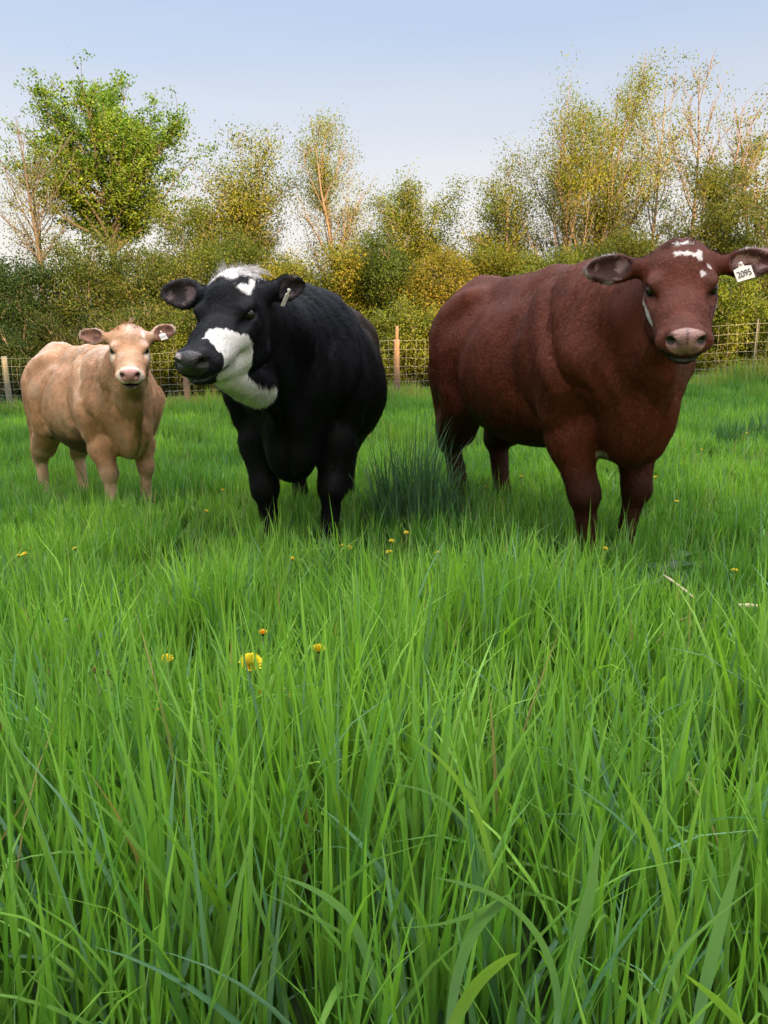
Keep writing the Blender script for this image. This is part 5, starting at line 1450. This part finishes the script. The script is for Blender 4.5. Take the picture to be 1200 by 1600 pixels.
def hero_blades():
    """a few broad leaves that arch over the foreground: (depth, list of photo pixels from root to tip, widest half width)"""
    rs = np.random.default_rng(31)
    L_ = [(0.86, [(700, 1640), (705, 1540), (735, 1440), (790, 1400), (806, 1392), (760, 1420), (690, 1448), (612, 1450)], .0085),
          (0.80, [(690, 1660), (705, 1600), (745, 1530), (790, 1495), (812, 1488)], .0080),
          (0.84, [(860, 1660), (880, 1560), (850, 1460), (790, 1400), (730, 1380), (675, 1370)], .0060),
          (0.92, [(600, 1640), (585, 1520), (550, 1430), (500, 1390), (430, 1365)], .0065),
          (0.95, [(640, 1600), (620, 1500), (560, 1470), (470, 1420), (400, 1390)], .0050),
          (1.05, [(790, 1600), (780, 1450), (760, 1290), (700, 1190), (628, 1142)], .0045),
          (1.05, [(800, 1600), (790, 1440), (740, 1290), (680, 1235), (595, 1221)], .0042),
          (0.85, [(1075, 1660), (1100, 1540), (1130, 1420), (1163, 1316)], .0085),
          (0.82, [(1010, 1700), (1030, 1560), (1060, 1480), (1130, 1420), (1200, 1370)], .0060),
          (0.90, [(880, 1660), (890, 1500), (920, 1400), (942, 1270)], .0095),
          (0.95, [(1050, 1640), (1060, 1480), (1020, 1300), (955, 1190)], .0055),
          (0.78, [(1210, 1700), (1160, 1600), (1110, 1550), (1065, 1518)], .0070),
          (1.00, [(330, 1640), (310, 1500), (260, 1400), (212, 1345)], .0045),
          (0.90, [(120, 1680), (95, 1560), (60, 1470), (2, 1340)], .0060),
          (0.92, [(455, 1640), (440, 1500), (400, 1400), (372, 1290)], .0060)]
    b_ = Buf()
    for Y0, px, hw in L_:
        Y0 *= 0.80; hw *= 0.85
        P = np.array([at(x, y, Y0 + 0.03 * math.sin(i * 1.3)) for i, (x, y) in enumerate(px)])
        s0 = np.linspace(0, 1, len(P)); t = np.linspace(0, 1, 22)
        # smooth the control polygon
        k = np.array([np.interp(t, s0, P[:, d]) for d in range(3)]).T
        for _ in range(6): k[1:-1] = 0.25 * k[:-2] + 0.5 * k[1:-1] + 0.25 * k[2:]
        T = nrm(np.gradient(k, axis=0))
        sd = nrm(np.cross(T, np.array([0.25, 1.0, 0.35]) + rs.normal(0, 0.25, 3)))
        nn = np.cross(T, sd)
        w_ = hw * np.clip(0.55 + 0.9 * t ** 0.7, 0, 1.25) * np.clip(1.1 - t ** 2.4 * 1.08, 0.03, 1)
        V = np.stack([k - sd * w_[:, None] + nn * (w_ * .35)[:, None], k, k + sd * w_[:, None] + nn * (w_ * .35)[:, None]], 1).reshape(-1, 3)
        F = [(i * 3 + j, i * 3 + j + 1, i * 3 + j + 4, i * 3 + j + 3) for i in range(21) for j in (0, 1)]
        c = np.array([0.16, 0.30, 0.12]) if rs.random() < 0.6 else np.array([0.22, 0.38, 0.07])
        b_.add(V, F, c * rs.uniform(0.85, 1.15))
    o = b_.build('grass_broad_leaves', GRASS_MAT)
    tag(o, kind='stuff', label='broad pale grass leaves arching over the bottom of the picture')
if not QUICK.get('nograss'):
    build_grass()
    hero_blades()
# ------------------------------------------------------------------ flowers, weeds, dry stalks
PETAL_MAT = mat_vcol('dandelion_petal', rough=0.6, trans=0.25, spec=0.2, tcol=(1.1, 0.9, 0.2))
STEM_MAT = mat_vcol('flower_stem', rough=0.5, trans=0.15, spec=0.3)
def on_ray(px, py, h):
    """point on the ray through (px,py) that is h above the ground"""
    lo, hi = 0.3, 30.0
    for _ in range(50):
        m = (lo + hi) / 2; p = at(px, py, m)
        if p[2] - float(ground_z(p[0], p[1])) > h: lo = m
        else: hi = m
    return at(px, py, lo)

def dandelion(px, py, h, r, open_, label, group, seed, simple=False, col=(0.84, 0.66, 0.05), tilt=0.25):
    rs = np.random.default_rng(seed)
    p = on_ray(px, py, h); g = float(ground_z(p[0], p[1]))
    root = thing('dandelion', label, 'flower', (p[0], p[1], g), group)
    hh = p[2] - g
    bend = rs.normal(0, 0.02, 2)
    t = np.linspace(0, 1, 5)
    b = Buf(); b.tube(np.stack([bend[0] * (1 - t), bend[1] * (1 - t), hh * t * 0.97], -1), max(0.0018, r * 0.12), 6, C=(0.22, 0.26, 0.10)); b.build('stem', STEM_MAT, root)
    ax = nrm(np.array([rs.normal(0, tilt), -abs(rs.normal(0.1, tilt)), 1.0]))
    u = nrm(np.cross(ax, [0.3, 1, 0.1])); v = np.cross(ax, u)
    c = np.array([0, 0, hh])
    n = 40 if simple else 260
    k = rs.random(n) ** 0.6
    az = np.arange(n) * 2.39996
    out = (0.15 + 1.35 * k * open_)
    d = nrm((u * np.cos(az)[:, None] + v * np.sin(az)[:, None]) * np.sin(out)[:, None] + ax * np.cos(out)[:, None])
    L = r * (0.75 + 0.35 * k) * rs.uniform(0.85, 1.1, n)
    bp = Buf(); start = c[None, :] + ax * r * 0.05 + (u * np.cos(az)[:, None] + v * np.sin(az)[:, None]) * (r * 0.16 * k)[:, None]
    pc = np.array(col)[None, :] * (0.75 + 0.35 * k[:, None])
    side = nrm(np.cross(d, ax + 1e-3)); w = r * 0.13
    V = np.stack([start - side * w * 0.5, start + side * w * 0.5, start + d * L[:, None] * 0.7 + side * w, start + d * L[:, None] * 0.7 - side * w,
                  start + d * L[:, None] + side * w * 0.7, start + d * L[:, None] - side * w * 0.7], 1).reshape(-1, 3)
    F = np.concatenate([(np.arange(n) * 6)[:, None] + np.array([[0, 1, 2, 3]]), (np.arange(n) * 6)[:, None] + np.array([[3, 2, 4, 5]])])
    bp.add(V, F, np.repeat(pc, 6, 0)); bp.build('flower_head', PETAL_MAT, root, smooth=False)
    bc = Buf(); cz = np.array([-0.55, -0.35, 0.0, 0.25]) * r
    bc.tube(c + ax * cz[:, None], np.array([0.12, 0.32, 0.40, 0.46]) * r, 10, C=(0.09, 0.15, 0.06)); bc.build('bract_cup', STEM_MAT, root)
    return root

def leaf_blade(buf, p, d, L, w, col, rs, droop=0.8, lobes=0, n=9):
    d = nrm(d); side = nrm(np.cross(d, [0, 0, 1])); t = np.linspace(0, 1, n)
    cen = [np.array(p, float)]; dd = d.copy()
    for i in range(n - 1):
        dd = nrm(dd + np.array([0, 0, -droop / n])); cen.append(cen[-1] + dd * L / (n - 1))
    cen = np.array(cen); ww = w * np.sin(math.pi * np.clip(t * 0.93 + 0.05, 0, 1)) ** 0.8
    if lobes: ww = ww * (0.65 + 0.35 * np.abs(np.sin(t * math.pi * lobes)))
    up = np.array([0, 0, 0.25])
    V = np.stack([cen - side * ww[:, None] + up * ww[:, None], cen, cen + side * ww[:, None] + up * ww[:, None]], 1).reshape(-1, 3)
    F = []
    for i in range(n - 1):
        for j in (0, 1):
            a = i * 3 + j; F.append((a, a + 1, a + 4, a + 3))
    buf.add(V, F, np.array(col) * rs.uniform(0.85, 1.15))

def weed(px, py, h, size, label, seed, col, lobes=0, n=9, wr=0.22):
    rs = np.random.default_rng(seed); p = on_ray(px, py, h); g = float(ground_z(p[0], p[1]))
    root = thing('broadleaf_weed', label, 'weed', (p[0], p[1], g))
    bs = Buf(); bs.tube([(0, 0, 0), (0.005, 0, h * 0.5), (0, 0.004, h * 0.9)], 0.0035, 6, C=(0.10, 0.14, 0.06)); bs.build('stem', STEM_MAT, root)
    for k in range(n):
        bl = Buf(); az = k * 2.4 + rs.normal(0, 0.3); z = h * (0.45 + 0.5 * k / n)
        leaf_blade(bl, (0, 0, z), (math.cos(az), math.sin(az), 0.45), size * rs.uniform(0.8, 1.2), size * wr, col, rs, 0.9, lobes)
        bl.build('leaf', GRASS_MAT, root)

def build_small():
    near = [
        (392, 1039, 0.34, 0.022, 0.85, 'wide open yellow dandelion, largest flower in the foreground'),
        (261, 1036, 0.30, 0.017, 0.38, 'half closed yellow dandelion standing alone left of the largest one'),
        (402, 1084, 0.27, 0.013, 0.5, 'small half open dandelion just below the largest one'),
        (394, 1106, 0.25, 0.010, 0.25, 'tiny orange dandelion bud, lowest in the cluster under the largest flower'),
        (446, 1087, 0.27, 0.015, 0.6, 'dandelion with ragged pale petals at the lower right of the largest one'),
        (498, 1016, 0.29, 0.014, 0.8, 'pale dandelion upper right of the largest one, half hidden by grass'),
        (411, 991, 0.28, 0.011, 0.6, 'small orange dandelion straight above the largest one'),
        (421, 1109, 0.24, 0.008, 0.3, 'very small yellow bud at the right of the lowest orange bud'),
        (253, 1111, 0.25, 0.008, 0.3, 'tiny orange bud below the half closed dandelion'),
    ]
    for i, (px, py, h, r, o_, lb) in enumerate(near):
        dandelion(px, py, h, r, o_, lb, 'dandelions in the foreground grass', 700 + i, col=(0.90, 0.74, 0.03) if i not in (3, 6, 8) else (0.84, 0.50, 0.05))
    for i, (px, py, lb) in enumerate([(148, 1049, 'reddish withered dandelion bud at the left of the foreground'), (170, 1054, 'brown withered dandelion bud beside the reddish one')]):
        dandelion(px, py, 0.29, 0.008, 0.1, lb, 'dandelions in the foreground grass', 730 + i, col=(0.42, 0.14, 0.09))
    far = [
        (30, 869, 'small yellow dandelion at the left edge in front of the calf'), (39, 866, 'small dandelion touching the one at the left edge, on its right'),
        (117, 858, 'single pale yellow dandelion in the grass under the middle of the calf'), (348, 766, 'tiny dandelion just left of the front feet of the black cow'),
        (322, 799, 'tiny dandelion lower left of the front feet of the black cow'), (457, 874, 'lowest of the small dandelions in front of the black cow'),
        (500, 859, 'small dandelion below the gap between the front feet of the black cow'), (536, 853, 'left one of the close pair of dandelions right of the feet of the black cow'),
        (547, 856, 'right one of the close pair of dandelions right of the feet of the black cow'), (635, 833, 'topmost small dandelion in front of the dark grass tussock'),
        (612, 846, 'small dandelion at the lower left of the dark grass tussock'), (608, 863, 'lowest small dandelion in front of the dark grass tussock'),
        (684, 864, 'small dandelion at the lower right of the dark grass tussock'), (759, 761, 'yellow dandelion against the hind foot of the red-brown cow'),
        (945, 858, 'small dandelion at the front feet of the red-brown cow'), (1148, 892, 'pale dandelion in the grass near the right edge, above the dry stalk'),
        (1057, 784, 'small dandelion in the open grass just right of the front legs of the red-brown cow'), (1025, 746, 'tiny dandelion behind the far front leg of the red-brown cow'),
        (1096, 703, 'tiny dandelion in the pasture under the chin of the red-brown cow, to its right'), (1167, 677, 'tiny dandelion farthest right and far back in the pasture'),
        (576, 681, 'tiny dandelion beside the flank of the black cow'), (814, 745, 'tiny dandelion seen under the belly of the red-brown cow'), (12, 657, 'tiny dandelion by the foot of the leftmost fence post')]
    for k, (px, py, lb) in enumerate(far):
        dandelion(px, py, 0.24 if py > 840 else 0.20, 0.0105, 0.9, lb, 'small dandelions further back', 760 + k, simple=True)
    weed(140, 985, 0.22, 0.10, 'grey-green broad-leaved weed low in the grass at the left', 801, (0.10, 0.17, 0.11), lobes=3)
    weed(72, 966, 0.24, 0.08, 'pale leafy weed near the left edge', 802, (0.12, 0.20, 0.10), lobes=3)
    weed(352, 917, 0.22, 0.12, 'bright thistle-like weed in the middle left of the grass', 803, (0.12, 0.22, 0.08), lobes=4, wr=0.14)
    weed(1042, 884, 0.16, 0.13, 'dark green dock plant before the front feet of the red-brown cow', 804, (0.06, 0.13, 0.05), wr=0.30)
    weed(1060, 868, 0.14, 0.11, 'small dock plant right of the front feet of the red-brown cow', 805, (0.07, 0.15, 0.05), wr=0.30)
    weed(415, 1100, 0.18, 0.07, 'greyish leafy weed among the cluster of dandelions', 806, (0.16, 0.22, 0.13), lobes=3)
    DRY = mat_wood('dry_stalk', (0.42, 0.33, 0.18), (0.66, 0.56, 0.36))
    for (a, b_, r, lb) in (((1036, 898), (1084, 934), 0.0035, 'pale dry stalk lying in the grass below the front feet of the red-brown cow'),
                           ((1154, 946), (1222, 953), 0.0065, 'thick pale dry stalk lying at the right edge of the picture')):
        p0 = on_ray(a[0], a[1], 0.20); p1 = on_ray(b_[0], b_[1], 0.20)
        t = np.linspace(0, 1, 9)[:, None]
        pts = p0 * (1 - t) + p1 * t; pts[:, 2] += 0.003 * np.sin(t[:, 0] * 3.1)
        bb = Buf(); bb.tube(pts - p0, r * np.where(np.arange(9) % 4 == 2, 1.5, 1.0), 8)
        o = bb.build('dry_stalk', DRY); o.location = p0
        tag(o, lb, 'stalk')
if not QUICK.get("nograss"): build_small()
